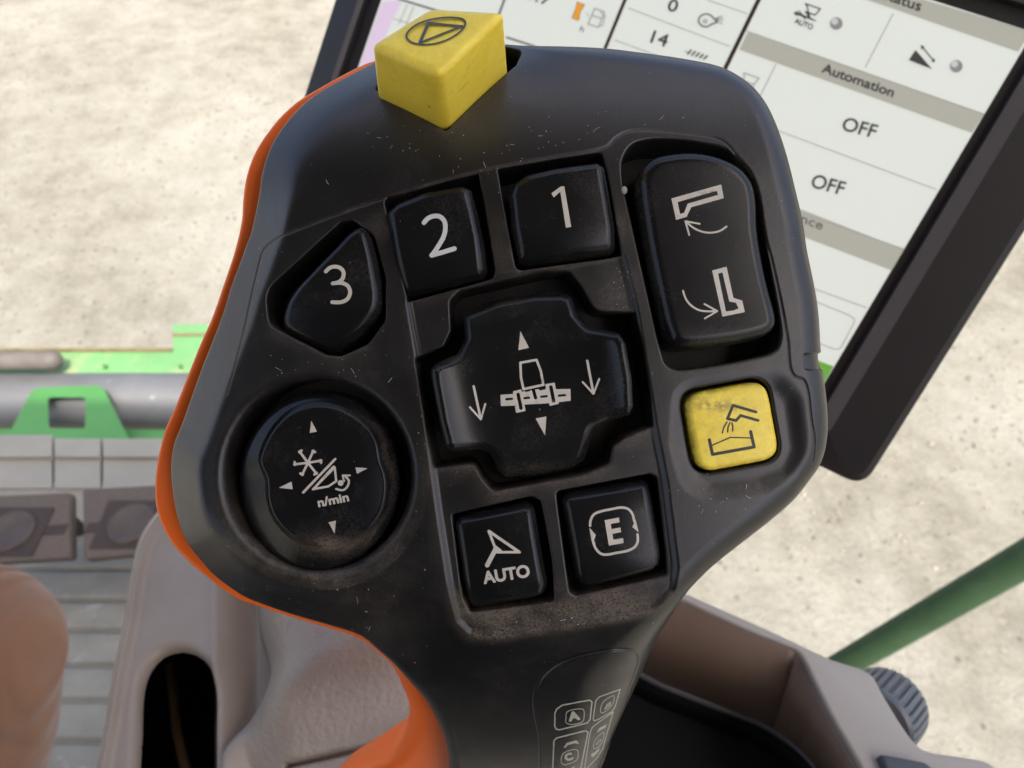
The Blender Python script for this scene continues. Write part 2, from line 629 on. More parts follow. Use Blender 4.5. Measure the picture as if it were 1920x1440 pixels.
g = link('ground', g, ground_mat())
g.location = (0, 0, GZ)
tag(g, 'pale sandy gravel yard in sunlight', 'ground', kind='structure')
def gravel():
    bm = bmesh.new(); bmesh.ops.create_icosphere(bm, subdivisions=1, radius=1.0)
    bv_ = np.array([list(v.co) for v in bm.verts]); bf_ = np.array([[v.index for v in f.verts] for f in bm.faces]); bm.free()
    N = 16000
    y_ = 1.2 + 6.0 * rng.random(N)**1.1
    x_ = (rng.random(N) - .5) * (1.9 * y_ + 2.2)
    cl = np.sin(x_ * 1.7 + y_) * np.cos(y_ * 2.1 - x_) + rng.normal(0, .6, N)
    k_ = cl > -.1
    x_, y_ = x_[k_], y_[k_]; N = len(x_)
    r_ = 0.0025 + 0.0085 * rng.random(N)**3
    V = bv_[None] * (1 + rng.normal(0, .16, (N, len(bv_), 1)))
    V = V * r_[:, None, None] * np.stack([rng.uniform(.8, 1.5, N), rng.uniform(.8, 1.5, N), rng.uniform(.5, .9, N)], 1)[:, None]
    V[:, :, 0] += x_[:, None]; V[:, :, 1] += y_[:, None]; V[:, :, 2] += (r_ * .25)[:, None]
    Fc = (bf_[None] + (np.arange(N) * len(bv_))[:, None, None]).reshape(-1, 3)
    me_ = mesh_np('gravel', V.reshape(-1, 3), Fc, [], False)
    o_ = link('gravel', me_, simple('stone', (.20, .19, .155), 1.0, .5, 9, spec=0.0))
    o_.location = (0, 0, GZ)
    tag(o_, 'loose stones scattered over the sandy yard', 'gravel', kind='stuff')
gravel()

# ------------------------------------------------------------------ cab floor: ribbed grey mat, sill
FZ = -0.74
M_FLOOR = simple('grey_rubber', (0.25, 0.235, 0.185), 0.6, 0.14, 25, bump=0.3, bscale=120, bdist=0.002, var2=(0.42, 0.42, 0.38), v2scale=16, v2r=(0.58, 0.74))
M_SILL = simple('sill_grey', (0.29, 0.275, 0.22), 0.5, 0.08, 12, bump=0.1, bscale=80, bdist=0.002)
def floor_mesh():
    # heightfield of transverse ribs
    y_of = lambda py: onz(150, py, FZ).y
    ribs = [1067, 1125, 1181, 1246, 1312, 1390, 1475, 1570]
    ys = [y_of(p) for p in ribs]
    y_front = y_of(905)
    yy = np.arange(-0.75, y_front, 0.0016)
    xx = np.arange(-1.05, -0.10, 0.02)
    X, Y = np.meshgrid(xx, yy)
    pitch = 0.027
    z = np.zeros_like(Y)
    allg = list(ys)
    while allg[-1] > -0.7: allg.append(allg[-1] - pitch)
    for gy in allg:
        z -= 0.007 * np.exp(-((Y - gy) / 0.0028)**2)
        z += 0.0015 * np.exp(-((Y - gy + 0.014) / 0.009)**2)
    n = X.size
    V = np.stack([X.ravel(), Y.ravel(), z.ravel() + FZ], 1)
    ny, nx = X.shape
    idx = np.arange(n).reshape(ny, nx)
    Q = np.stack([idx[:-1, :-1], idx[:-1, 1:], idx[1:, 1:], idx[1:, :-1]], -1).reshape(-1, 4)
    return mesh_np('cab_floor', V, Q, []), y_front
fm, YF = floor_mesh()
o = link('floor', fm, M_FLOOR)
tag(o, 'ribbed grey rubber cab floor', 'floor', kind='structure')
# front sill panels with seams, below the windscreen
r = empty('floor_sill', (-0.5, YF, FZ))
tag(r, 'pale grey floor sill of stepped panels in front of the pedals, below the green machine frame', 'floor sill')
def sillpan(px0, px1, pyt, pyb, dz):
    top = [onz(px0, pyb, FZ + dz), onz(px1, pyb, FZ + dz), onz(px1, pyt, FZ + dz), onz(px0, pyt, FZ + dz)]
    prism('panel', top, (0, 0, -0.03), M_SILL, r, 0.0006, root=(-0.5, YF, FZ))
for a, b_ in ((-420, 97), (102, 188), (193, 520)):
    sillpan(a, b_, 822 if a > 0 else 815, 856, 0.012)
    sillpan(a, b_, 858, 915, 0.004)

# ------------------------------------------------------------------ unseen cab roof and rear wall, added to shade the inside
def boxmesh(name, lo, hi, mat, parent, root, bev=0.01):
    x0, y0, z0 = lo; x1, y1, z1 = hi
    return prism(name, [Vector(p) for p in ((x0, y0, z1), (x1, y0, z1), (x1, y1, z1), (x0, y1, z1))], (0, 0, z0 - z1), mat, parent, bev, root=root)
M_HEAD = simple('shade_roof_lining', (0.17, 0.155, 0.135), 0.9, 0.05, 10)  # dark lining of the added roof, so black faces reflect little
cr_ = empty('added_cab_roof', (-0.2, -0.2, 0.80))
tag(cr_, 'unseen cab roof with pillars, added to shade the controls', 'cab roof')
boxmesh('shade_roof_panel', (-1.05, -1.3, 0.78), (0.50, 0.12, 0.86), M_HEAD, cr_, cr_.location)
for px_ in (-1.02, 0.47):
    boxmesh('pillar', (px_ - .03, -1.29, FZ - .1), (px_ + .03, -1.23, 0.779), M_HEAD, cr_, cr_.location)
boxmesh('added_rear_wall', (-0.98, -1.28, -0.8), (0.43, -1.24, 0.779), simple('added_wall_trim', (0.09, 0.08, 0.07), 0.8, .05, 10), cr_, cr_.location)  # added dark wall, keeps sky light from behind off the handle
# unseen rear floor and seat, added to block ground light and reflect dark
o = prism('added_floor_rear', [Vector(p) for p in ((-1.05, -1.24, FZ), (0.43, -1.24, FZ), (0.43, -0.32, FZ), (-0.099, -0.32, FZ), (-0.099, -0.7499, FZ), (-1.05, -0.7499, FZ))], (0, 0, -.04), simple('added_floor_dark', (.06, .055, .05), .8, .1, 20))
o.name = 'floor'
tag(o, 'unseen dark rear floor, added to block light from the ground', 'floor', kind='structure')
st = empty('added_seat', (-0.38, -0.62, FZ))
tag(st, 'unseen dark grey seat, added as a dark reflection for the handle', 'seat')
M_SEAT = simple('added_seat_cloth', (.035, .033, .032), .9, .1, 60)
boxmesh('cushion', (-.62, -.86, -.50), (-.15, -.36, -.38), M_SEAT, st, st.location, .03)
boxmesh('backrest', (-.62, -.98, -.42), (-.15, -.86, .32), M_SEAT, st, st.location, .03)
boxmesh('headrest', (-.52, -.97, .34), (-.25, -.88, .55), M_SEAT, st, st.location, .03)
boxmesh('pedestal', (-.55, -.80, FZ), (-.22, -.42, -.50), M_SEAT, st, st.location, .01)
# ------------------------------------------------------------------ pedals
M_PEDAL = simple('pedal_rubber', (0.115, 0.083, 0.058), 0.6, 0.12, 200, bump=0.8, bscale=300, bdist=0.001)
M_PEDALD = simple('pedal_dark', (0.045, 0.027, 0.016), 0.6, 0.15, 60)
M_PEDALR = simple('pedal_ring', (0.075, 0.052, 0.036), 0.5, 0.15, 60)
def pedal(quad, hole, label):
    z = FZ + 0.10
    c = sum((onz(x, y, z) for x, y in quad), Vector()) / 4
    rt = empty('pedal', c)
    tag(rt, label, 'pedal', 'floor pedals')
    top = [onz(x, y, z) for x, y in quad]
    prism('pad', top, (0, 0.004, -0.016), M_PEDAL, rt, 0.004, root=c)
    (x0, y0), (x1, y1), (x2, y2), (x3, y3) = quad      # tl tr br bl
    L = lambda a, b, t: a + (b - a) * t
    A = L(Vector(top[0]), Vector(top[3]), 0.58); B = L(Vector(top[1]), Vector(top[2]), 0.58)
    w = Vector((0, 0.006, 0))
    prism('dark_band', [L(A, B, .04) - w, L(A, B, .96) - w, L(A, B, .96) + w, L(A, B, .04) + w], (0, 0, 0.0009), M_PEDALD, rt, root=c)  # raised band, darker than the pad
    hc = onz(hole[0], hole[1], z)
    prism('dark_square', [hc + Vector((a_ * .036, b_ * .030, .0005)) for a_, b_ in ((-1, -1), (1, -1), (1, 1), (-1, 1))], (0, 0, .0011), M_PEDALD, rt, root=c)  # raised square around the boss, darker than the pad
    V, Fc = [], []
    N = 28
    for (rr, zz) in ((0.026, 0.001), (0.025, 0.0045), (0.021, 0.0045), (0.0175, 0.0022), (0.0, 0.0022)):
        for k in range(N):
            a = 2 * math.pi * k / N
            V.append(hc - c + Vector((rr * math.cos(a), rr * math.sin(a), zz)))
    for j in range(4):
        for k in range(N):
            a, b_ = j * N + k, j * N + (k + 1) % N
            Fc.append((a, b_, b_ + N, a + N))
    link('boss', mesh_py('boss', V, Fc, True), M_PEDALR, rt)
    base = Vector((c.x, c.y + 0.05, FZ - 0.01))
    tube('arm', [c + Vector((0, 0, -0.015)), (c + base) / 2 + Vector((0, .02, 0)), base], 0.009, M_PEDALD, rt, 12, root=c)
pedal([(-50, 930), (131, 922), (132, 1046), (-50, 1058)], (22, 997), 'brown ribbed rubber pedal at the left edge, cut by the photo border')
pedal([(153, 916), (345, 906), (345, 1030), (155, 1050)], (247, 983), 'brown ribbed rubber pedal half hidden behind the orange edge of the handle')

# ------------------------------------------------------------------ green machine frame beyond the windscreen
HZ = -1.55
M_GREEN = simple('green_paint', (0.105, 0.25, 0.095), 0.5, 0.10, 6, var2=(0.25, 0.27, 0.14), v2scale=9, v2r=(0.52, 0.75))
M_GREEN2 = simple('bright_green_paint', (0.05, 0.175, 0.045), 0.45, 0.08, 8)
M_STEEL = simple('worn_steel', (0.115, 0.12, 0.125), 0.45, 0.15, 7, metal=0.2, var2=(0.36, 0.36, 0.36), v2scale=10, v2r=(0.68, 0.74))
M_RUST = simple('rusty_edge', (0.15, 0.12, 0.06), 0.8, 0.3, 40)
hr = empty('machine_frame', onz(100, 760, HZ))
tag(hr, 'green steel frame with grey tube and bracket, left of the handle', 'machine frame')
hroot = hr.location
H = lambda pts, z=HZ: [onz(x, y, z) for x, y in pts]
prism('top_plate', H([(-500, 655), (323, 655), (323, 607), (620, 607), (620, 712), (-500, 712)], HZ + .05), (0, 0, -0.05), M_GREEN, hr, 0.006, root=hroot)
prism('rusty_lip', H([(-500, 652), (322, 652), (322, 656), (-500, 656)], HZ + .06), (0, 0, -0.05), M_RUST, hr, root=hroot)
prism('rusty_lip', H([(323, 624), (620, 624), (620, 629), (323, 629)], HZ + .054), (0, 0, -0.003), M_RUST, hr, root=hroot)
p0, p1 = onz(-500, 752, HZ - 0.02), onz(620, 752, HZ - 0.02)
tube('tube', [p0, p1], 0.086, M_STEEL, hr, 40, root=hroot)
prism('lower_lip', H([(-500, 800), (620, 806), (620, 856), (320, 842), (100, 824), (-500, 818)], HZ + .0), (0, 0, -0.05), M_GREEN2, hr, 0.004, root=hroot)
def brk_s(X, Y):
    out = rounded([(12, 822), (62, 728), (192, 722), (246, 832)], [2, 22, 26, 2])
    hole = rounded([(90, 745), (160, 745), (160, 803), (92, 803)], 6)
    return np.maximum(sd_poly(X, Y, out), -sd_poly(X, Y, hole))
def mapz(z, root):
    def f(x, y):
        rx, ry = (x - CX) / F, -(y - CY) / F
        R = np.array(CAMR)
        d = np.stack([rx, ry, -np.ones_like(rx)], 1) @ R.T
        t = (z - CAMP.z) / d[:, 2]
        return np.array(CAMP) + d * t[:, None] - np.array(root)
    return f
solid('bracket', brk_s, (0, 700, 260, 850), 3.0, mapz(HZ + .085, hroot), mapz(HZ + .07, hroot), M_GREEN2, hr)
a, b_ = onz(-400, 676, HZ + .10), onz(112, 676, HZ + .10)
tube('rubber_handle', [a, b_ - Vector((.03, 0, 0)), b_ - Vector((.008, 0, 0)), b_, b_ + Vector((0.006, 0, 0))], [.028, .028, .026, .018, .006], simple('grip_rubber', (0.10, 0.09, 0.08), 0.7, .2, 30), hr, 24, root=hroot)
for bx, by in ((199, 690), (340, 690), (180, 806)):
    bc = onz(bx, by, HZ + .05)
    tube('bolt', [bc, bc + Vector((0, 0, .012))], 0.006, M_GREEN2, hr, 12, root=hroot)

# ------------------------------------------------------------------ green handrail on the right
ra, rb = campt(1575, 1250, 1.20), campt(2080, 956, 0.80)
M_RAIL = simple('rail_green', (0.020, 0.058, 0.020), 0.75, 0.12, 18, var2=(0.028, 0.07, 0.027), v2scale=30)
ro = empty('handrail', ra)
tag(ro, 'green painted tubular handrail rising to the right edge behind the console', 'handrail')
ext = (rb - ra)
tube('rail', [ra - ext * 0.25, ra, ra + ext * .5, rb, rb + ext * .3], 0.0212, M_RAIL, ro, 32, root=ra)
pc = campt(1667, 1183, 1.088)
tube('paint_chip', [pc + ray(1667, 1183) * .001, pc - ray(1667, 1183) * 0.0006], 0.0028, simple('chip', (.22, .22, .17), .8), ro, 10, root=ra)

# ------------------------------------------------------------------ the display (monitor)
d1 = Vector((5579, -2776, 1331)).normalized()          # camera axes: x right, y up, z back
d2 = Vector((-1986, -4312, -1331)); d2 = (d2 - d1 * d2.dot(d1)).normalized()
d1 = CAMR @ d1; d2 = CAMR @ d2                          # screen right / screen down
nS = d2.cross(d1).normalized()
if nS.dot(CAMP) < nS.dot(campt(1450, 300, .25)): nS = -nS
PS = campt(1450, 300, 0.25)
mroot = PS.copy()
def scr(px, py, off=0.0):
    r_ = ray(px, py)
    t = (PS + nS * off - CAMP).dot(nS) / r_.dot(nS)
    return CAMP + r_ * t
def mapscr(off, root):
    def f(x, y):
        rx, ry = (x - CX) / F, -(y - CY) / F
        d = np.stack([rx, ry, -np.ones_like(rx)], 1) @ np.array(CAMR).T
        n = np.array(nS)
        t = float((PS + nS * off - CAMP).dot(nS)) / (d @ n)
        return np.array(CAMP) + d * t[:, None] - np.array(root)
    return f
mon = empty('display_monitor', mroot)
tag(mon, 'black framed terminal display with pale screen tilted behind the handle', 'monitor')
M_BEZ = simple('bezel_black', (0.012, 0.010, 0.0095), 0.5, 0.1, 60, spec=0.3, bump=0.1, bscale=2500, bdist=0.0001)
M_BEZLIT = simple('bezel_lit', (0.055, 0.049, 0.046), 0.55, 0.06, 60, bump=0.1, bscale=2500, bdist=0.0001)  # lighter copy of the bezel black: light on the chamfer put into its colour
def screen_mat(name, c, e=0.62):
    m, t, b = new_mat(name)
    b.inputs['Base Color'].default_value = (*[x * 0.25 for x in c], 1)
    b.inputs['Roughness'].default_value = 0.35
    q = NB(t)
    n = q.noise(q.coord(), 900, 2)
    col = q.mix(n, tuple(x * .97 for x in c), tuple(min(1, x * 1.03) for x in c))
    t.links.new(col, b.inputs['Emission Color'])
    b.inputs['Emission Strength'].default_value = e
    return m
SE = 0.235
M_SCR = screen_mat('screen_white', (0.80, 0.83, 0.76), SE)
M_SBAR = screen_mat('screen_bar', (0.46, 0.45, 0.38), SE)
M_SLINE = screen_mat('screen_line', (0.36, 0.36, 0.32), SE)
M_STXT = screen_mat('screen_ink', (0.055, 0.055, 0.055), SE)
M_STXG = screen_mat('screen_grey_ink', (0.16, 0.16, 0.15), SE)
M_SFNT = screen_mat('screen_faint_ink', (0.42, 0.43, 0.42), SE)
M_SBLK = screen_mat('screen_black', (0.035, 0.02, 0.018), SE)
M_SGRN = screen_mat('screen_green', (0.17, 0.42, 0.06), SE)
M_SPNK = screen_mat('screen_pink', (0.80, 0.64, 0.80), SE)
M_SORG = screen_mat('screen_orange', (0.85, 0.36, 0.03), SE)
M_SBAL = screen_mat('screen_ball', (0.26, 0.27, 0.26), SE)
M_SBAH = screen_mat('screen_ball_light', (0.62, 0.62, 0.60), SE)
# corners of the lit screen in the photograph (some lie outside it); slopes follow the frame
def isect(p, q, r_, s_):
    (x1, y1), (x2, y2), (x3, y3), (x4, y4) = p, q, r_, s_
    den = (x1 - x2) * (y3 - y4) - (y1 - y2) * (x3 - x4)
    a_, b2 = x1 * y2 - y1 * x2, x3 * y4 - y3 * x4
    return ((a_ * (x3 - x4) - (x1 - x2) * b2) / den, (a_ * (y3 - y4) - (y1 - y2) * b2) / den)
TOP = ((1747, 0), (1920, 55)); RIGHT = ((1845, 215), (1565, 685)); LEFT = ((715, 0), (670, 130))
TR = isect(*TOP, *RIGHT)
TL = isect(*TOP, *LEFT)
BR = (1528, 748)
# bottom edge: through BR parallel (in space) to the screen's long axis
pBR = scr(*BR)
def proj(p):
    v = CAMR.inverted() @ (p - CAMP)
    return (CX + F * v.x / -v.z, CY - F * v.y / -v.z)
BL = isect(BR, proj(pBR - d1 * 0.1), *LEFT)
sc_quad = [scr(*TL), scr(*TR), scr(*BR), scr(*BL)]
screen = prism('screen', sc_quad, -nS * 0.004, M_SCR, mon, root=mroot)
cen = sum(sc_quad, Vector()) / 4
e1 = d1; e2 = d2
def scl(p, g1, g2):           # move a corner outwards along both edges
    return p + g1 + g2
def ring(g, h):
    tl, tr, br, bl = sc_quad
    (gl, gt, gr, gb) = g
    return [tl - e1 * gl - e2 * gt + nS * h, tr + e1 * gr - e2 * gt + nS * h, br + e1 * gr + e2 * gb + nS * h, bl - e1 * gl + e2 * gb + nS * h]
def ringstrip(name, rings, mat, roundc=0.0, label=None):
    # rings: list of (gaps, height, corner radius)
    V, Fc = [], []
    n = 7
    for rg in rings:
        g_, h, rad = rg[:3]
        c4 = ring(g_, h)
        if len(rg) > 3:
            c4[0] = c4[0] - nS * rg[3]; c4[3] = c4[3] - nS * rg[3]
        for i in range(4):
            a_, b2, c_ = c4[i - 1], c4[i], c4[(i + 1) % 4]
            u, w_ = (a_ - b2).normalized(), (c_ - b2).normalized()
            q0, q1 = b2 + u * rad, b2 + w_ * rad
            for k in range(n):
                s_ = k / (n - 1)
                V.append((1 - s_)**2 * q0 + 2 * s_ * (1 - s_) * b2 + s_ * s_ * q1 - mroot)
    m = 4 * n
    for j in range(len(rings) - 1):
        for k in range(m):
            a_, b2 = j * m + k, j * m + (k + 1) % m
            Fc.append((a_, b2, b2 + m, a_ + m))
    me = mesh_py(name, V, Fc, True)
    bm = bmesh.new(); bm.from_mesh(me); bmesh.ops.recalc_face_normals(bm, faces=bm.faces); bm.to_mesh(me); bm.free()
    me.set_sharp_from_angle(angle=math.radians(18))
    return link(name, me, mat, mon, label)
ringstrip('inner_frame', [((0, 0, 0, 0), .0002, .0), ((.005, .005, .0035, .004), .0005, .0005), ((.0055, .0055, .0038, .0045), .0030, .0005)], M_BEZ)
ringstrip('chamfer', [((.0055, .0055, .0038, .0045), .0030, .0005), ((.007, .008, .009, .008), .0045, .001)], M_BEZLIT)
ringstrip('bezel', [((.007, .008, .009, .008), .0045, .001), ((.021, .03, .0258, .0190), .0048, .006, .007), ((.0225, .0325, .0283, .0210), .0032, .007, .0075), ((.0232, .033, .0288, .0215), -.004, .008, .006), ((.0225, .0325, .0283, .0210), -.026, .008), ((.0, .0, .0, .0), -.030, .008)], M_BEZ)
bk = ring((.0, .0, .0, .0), -.0299)
link('back_cover', mesh_py('back_cover', [p - mroot for p in bk], [(0, 1, 2, 3)]), M_BEZ, mon)
ac = cen - nS * 0.03
tube('support_arm', [ac, ac - nS * 0.05, ac - nS * .09 + Vector((0.02, 0.0, -.12)), Vector((ac.x + .05, ac.y + 0.05, FZ))], 0.014, M_BEZ, mon, 16, root=mroot)

_zoff = [0.00025]
def sdraw(name, prims, mat, step=1.6, label=None):
    f, bb = prim_sdf(prims)
    _zoff[0] += 0.000004
    o = solid(name, f, bb, step, mapscr(_zoff[0], mroot), None, mat, screen, label=label, wall=False)
    return o
z8 = Z(1280, 0, 3.0); z4 = Z(960, 0, 2.0); z5 = Z(960, 0, 4.0); z9 = Z(480, 0, 4.0)
def along(p, q, t): return (p[0] + (q[0] - p[0]) * t, p[1] + (q[1] - p[1]) * t)
sdraw('header_bar', [Pg([along(TR, TL, .004), (1745, 3), (1480, -82), (1430, -62), (1627, 0), (1909, 97)])], M_SBAR)
sdraw('header_bar', [Pg([(1402, 60), (1846, 213), (1822, 249), (1386, 93)])], M_SBAR)
sdraw('header_bar', [Pg([(1440, 368), (1695, 468), (1672, 507), (1430, 415)])], M_SBAR)
sdraw('pink_panel', [Pg([(717, 4), (757, -2), (735, 40), (715, 90), (700, 122), (672, 128)]), ], M_SPNK)
sdraw('pink_panel', [Pg([(600, 330), (672, 128), (720, 112), (700, 330)])], M_SPNK)
sdraw('green_band', [Pg([(1440, 640), (1563, 687), (1529, 745), (1440, 712)])], M_SGRN)
sdraw('divider', [S([(1180, -20), (1132, 97), (1080, 215)], 6.5)], M_SBLK)
sdraw('divider', [S([(1432, -20), (1355, 138), (1300, 250)], 8)], M_SBLK)
sdraw('divider', [S([(745, -3), (826, 22)], 4)], M_STXG)
sdraw('divider', [S([(955, -25), (938, 20), (925, 60)], 4.5)], M_STXG)
sdraw('divider', [S([(950, 70), (1000, 86), (1030, 100)], 4)], M_STXG)
for ln in ([(1178, 15), (1368, 87)], [(1327, 0), (1402, 26)], [(1152, 75), (1235, 105), (1290, 126)], [(1400, 58), (1846, 214)], [(1455, 120), (1428, 175), (1400, 232)],
           [(1675, 25), (1622, 127)], [(1440, 238), (1755, 355)], [(1455, 383), (1695, 467)], [(1500, 532), (1625, 577)], [(1450, 540), (1480, 545), (1590, 590), (1602, 598), (1601, 606), (1578, 650), (1572, 655), (1565, 655), (1480, 622)],
           [(738, 35), (780, 48)], [(722, 75), (760, 84)], [(764, 8), (748, 45)], [(776, 12), (760, 50)]):
    sdraw('divider', [S(ln, 1.8)], M_SLINE)
sdraw('text', [T_('Status', (1652, -4), (1724, 21), 21, 0.7)], M_STXT)
sdraw('text', [T_('Automation', (1540, 135), (1673, 182), 19, 0.7)], M_STXT)
sdraw('text', [T_('Guidance', (1428, 390), (1540, 431), 18, 0.5)], M_STXG)
sdraw('text', [T_('OFF', (1577, 243), (1639, 259), 27, 0.6, (0.36, -1))], M_STXT)
sdraw('text', [T_('OFF', (1519, 350), (1579, 366), 27, 0.6, (0.36, -1))], M_STXT)
sdraw('text', [T_('0', (1250, 19), (1267, 23), 24, 0.6, (0.33, -1))], M_STXT)
sdraw('text', [T_('14', (1219, 79), (1248, 88), 25, 0.6, (0.36, -1))], M_STXT)
sdraw('text', [T_('15.7', (968, -10), (1030, 12), 26, 0.5, (0.36, -1))], M_STXG)
sdraw('text', [T_('AUTO', (1489, 43), (1522, 56), 11, 0.4)], M_STXT)
sdraw('text', [T_('h', (1086, 58), (1093, 61), 12, 0.2)], M_STXG)
hop = lambda dx, dy, s: [S([(dx + s * a_, dy + s * b2) for a_, b2 in z8(690, 20, 775, 50, 745, 85, 690, 65, 715, 100, 700, 35)], 2.6 * s, True), S([(dx + s * a_, dy + s * b2) for a_, b2 in z8(650, 75, 735, 110)], 2.4 * s), S([(dx + s * a_, dy + s * b2) for a_, b2 in z8(655, 60, 690, 110)], 2.2 * s)]
sdraw('icon', hop(0, 0, 1) + [Pg(z8(622, 72, 650, 60, 642, 92)), S(z8(640, 80, 700, 100, 750, 118), 2.2)], M_STXT)
h2 = [(p[0] - 1517 + 1402, p[1] - 20 + 150) for p in z8(690, 20, 775, 50, 745, 85, 690, 65)]
sdraw('icon', [S(h2, 3, True), S([(1391, 160), (1400, 175)], 3), S([(1412, 158), (1414, 172)], 3)], M_SFNT)
for c in ((1568, 44), (1793, 124)):
    sdraw('status_light', [Pg(disc(c, 12))], M_SBAL)
    sdraw('status_light_gleam', [Pg(disc((c[0] - 3, c[1] - 4), 6.5))], M_SBAH)
sdraw('icon', [Pg(z8(1310, 280, 1272, 338, 1405, 390)), S(z8(1345, 260, 1415, 345), 2.6), Pg(z8(1338, 252, 1362, 262, 1344, 280)), Pg(z8(1420, 352, 1398, 345, 1416, 325))], M_STXT)
sdraw('icon', [S(z5(1420, 190, 1400, 160, 1410, 125, 1450, 105, 1490, 115, 1515, 140, 1535, 165, 1500, 180, 1460, 200), 3.4, True, True), S(z5(1440, 145, 1462, 152, 1455, 172, 1433, 165), 1.8, True),
               S(z5(1530, 135, 1580, 118), 1.8), S(z5(1535, 145, 1585, 135), 1.8), S(z5(1537, 155, 1585, 155), 1.8), S(z5(1535, 165, 1580, 180), 1.8)], M_STXG)
sdraw('icon', [S(z5(1345 + 30 * k, 375 + 11 * k, 1318 + 30 * k, 405 + 9 * k), 3.4) for k in range(5)] + [S(z5(1290, 382, 1330, 395), 1.5)], M_STXT)
sdraw('icon', [Pg(z5(490, 12, 545, 35, 515, 85, 500, 155, 448, 135, 470, 85))], M_SORG)
sdraw('icon', [S(z5(490, 12, 545, 35, 515, 85, 500, 155, 448, 135, 470, 85), 1.4, True)], M_STXG)
sdraw('icon', [S(z5(620, 62, 695, 90, 650, 205, 570, 180), 3, True), S(z5(600, 115, 672, 140), 3), S(z5(665, 95, 700, 120, 680, 190, 655, 195), 2.4), S(z5(560, 90, 575, 130), 1.6)], M_SFNT)
sdraw('icon', [Pg(z4(1100, 962, 1112, 968, 1104, 980))], M_STXG)

# ==================================================================================================
# THE CONSOLE under the handle
# ==================================================================================================
def leather_mat():
    m, t, b = new_mat('console_leather')
    q = NB(t); v = q.coord()
    col = q.mix(q.ramp(q.noise(v, 60, 3), [(0.3, 0.0), (0.7, 1.0)]), (0.285, 0.235, 0.178), (0.32, 0.265, 0.205))
    t.links.new(col, b.inputs['Base Color'])
    b.inputs['Roughness'].default_value = 0.42
    pad = q.attr('pad')
    vd = q.vor(q.coord((1, .55, 1)), 620, 'Distance', 'SMOOTH_F1')
    h = q.math('MULTIPLY', q.math('ADD', vd, q.noise(v, 900, 3)), pad)
    nb = q.bump(q.noise(v, 1500, 2), 0.12, 0.0001)
    nb = q.bump(h, 0.5, 0.0006, nb)
    t.links.new(nb, b.inputs['Normal'])
    return m
M_CONS = leather_mat()
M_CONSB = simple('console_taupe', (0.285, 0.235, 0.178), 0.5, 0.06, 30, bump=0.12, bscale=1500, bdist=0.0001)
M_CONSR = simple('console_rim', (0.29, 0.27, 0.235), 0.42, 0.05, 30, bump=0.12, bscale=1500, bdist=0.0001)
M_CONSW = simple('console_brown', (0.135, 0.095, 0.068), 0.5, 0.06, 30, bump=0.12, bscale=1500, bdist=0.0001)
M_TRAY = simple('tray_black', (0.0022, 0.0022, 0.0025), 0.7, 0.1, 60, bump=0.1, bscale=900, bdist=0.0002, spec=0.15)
M_TRAYR = simple('tray_edge', (0.06, 0.065, 0.075), 0.4, 0.1, 60)
CZ = -0.150
croot = onz(500, 1200, CZ)
con = empty('side_console', croot)
tag(con, 'taupe plastic side console with armrest pad and deep tray below the black handle', 'console')
def mapzh(z, hfun, root):
    base = mapz(z, root)
    def f(x, y):
        p = base(x, y)
        p[:, 2] += hfun(x, y)
        return p
    return f
COUT = catmull([(300, 955), (262, 1010), (245, 1080), (232, 1160), (212, 1260), (196, 1360), (178, 1460), (160, 1600), (150, 1700), (500, 1800), (900, 1800), (1100, 1500), (1150, 1300), (1020, 1150), (800, 1000), (560, 930), (400, 915), (340, 925)], 6)
SLOT = catmull([(262, 1290), (275, 1252), (300, 1225), (330, 1216), (362, 1222), (388, 1246), (400, 1285), (400, 1360), (400, 1480), (398, 1600), (385, 1640), (300, 1640), (238, 1600), (250, 1480), (257, 1380)], 6)
PADE = catmull([(500, 900), (505, 1100), (500, 1180), (520, 1250), (490, 1320), (465, 1370), (445, 1415), (470, 1425), (560, 1385), (660, 1350), (780, 1330), (1000, 1300), (1100, 1000), (800, 850)], 6)
def con_h(x, y):
    h = np.zeros_like(x)
    ridge = np.exp(-((x - 402) / 9.0)**2)
    h += 0.0012 * ridge * sstep(-y, -1330, -1260)
    # valley between ridge and pad
    h -= 0.010 * sstep(x, 405, 470) * (1 - sstep(x, 470, 560) * .6)
    # the rounded armrest pad
    xl = 500 + 25 * sstep(y, 1150, 1260) - 85 * sstep(y, 1250, 1440)
    dl = np.clip((x - xl + 25) / 150, 0, 1)
    sl = ((x - 440) * 150 + (y - 1445) * 320) / math.hypot(150, 320)      # + below the diagonal fold
    h += 0.022 * np.sqrt(1 - (1 - dl)**2) * (1 - 0.75 * sstep(sl, -95, 55))
    # raised border on the left
    e = -sd_poly(x, y, COUT)
    h -= fil(e, 12, 0.006)
    h += 0.0028 * np.exp(-((e - 16) / 7.0)**2)
    s = sd_poly(x, y, SLOT)
    h -= fil(s, 16, 0.004)
    # fold below the pad
    L = sd_line(x, y, [(540, 1436)], [(800, 1376)])
    h -= 0.004 * np.exp(-(L / 5.0)**2)
    return h
def con_s(X, Y): return np.maximum(sd_poly(X, Y, COUT), -sd_poly(X, Y, SLOT))
solid('armrest_shell', con_s, (140, 900, 1160, 1700), 4.0, mapzh(CZ, con_h, croot), mapz(CZ - 0.10, croot), M_CONS, con, share=True,
      attrs={'pad': lambda x, y: sstep(x - (500 + 25 * sstep(y, 1150, 1260) - 85 * sstep(y, 1250, 1440)), -20, 50)})
solid('slot_lining', lambda X, Y: sd_poly(X, Y, SLOT) - 6, (220, 1180, 430, 1700), 6.0, mapz(CZ - 0.085, croot), None, M_TRAY, con, wall=False)
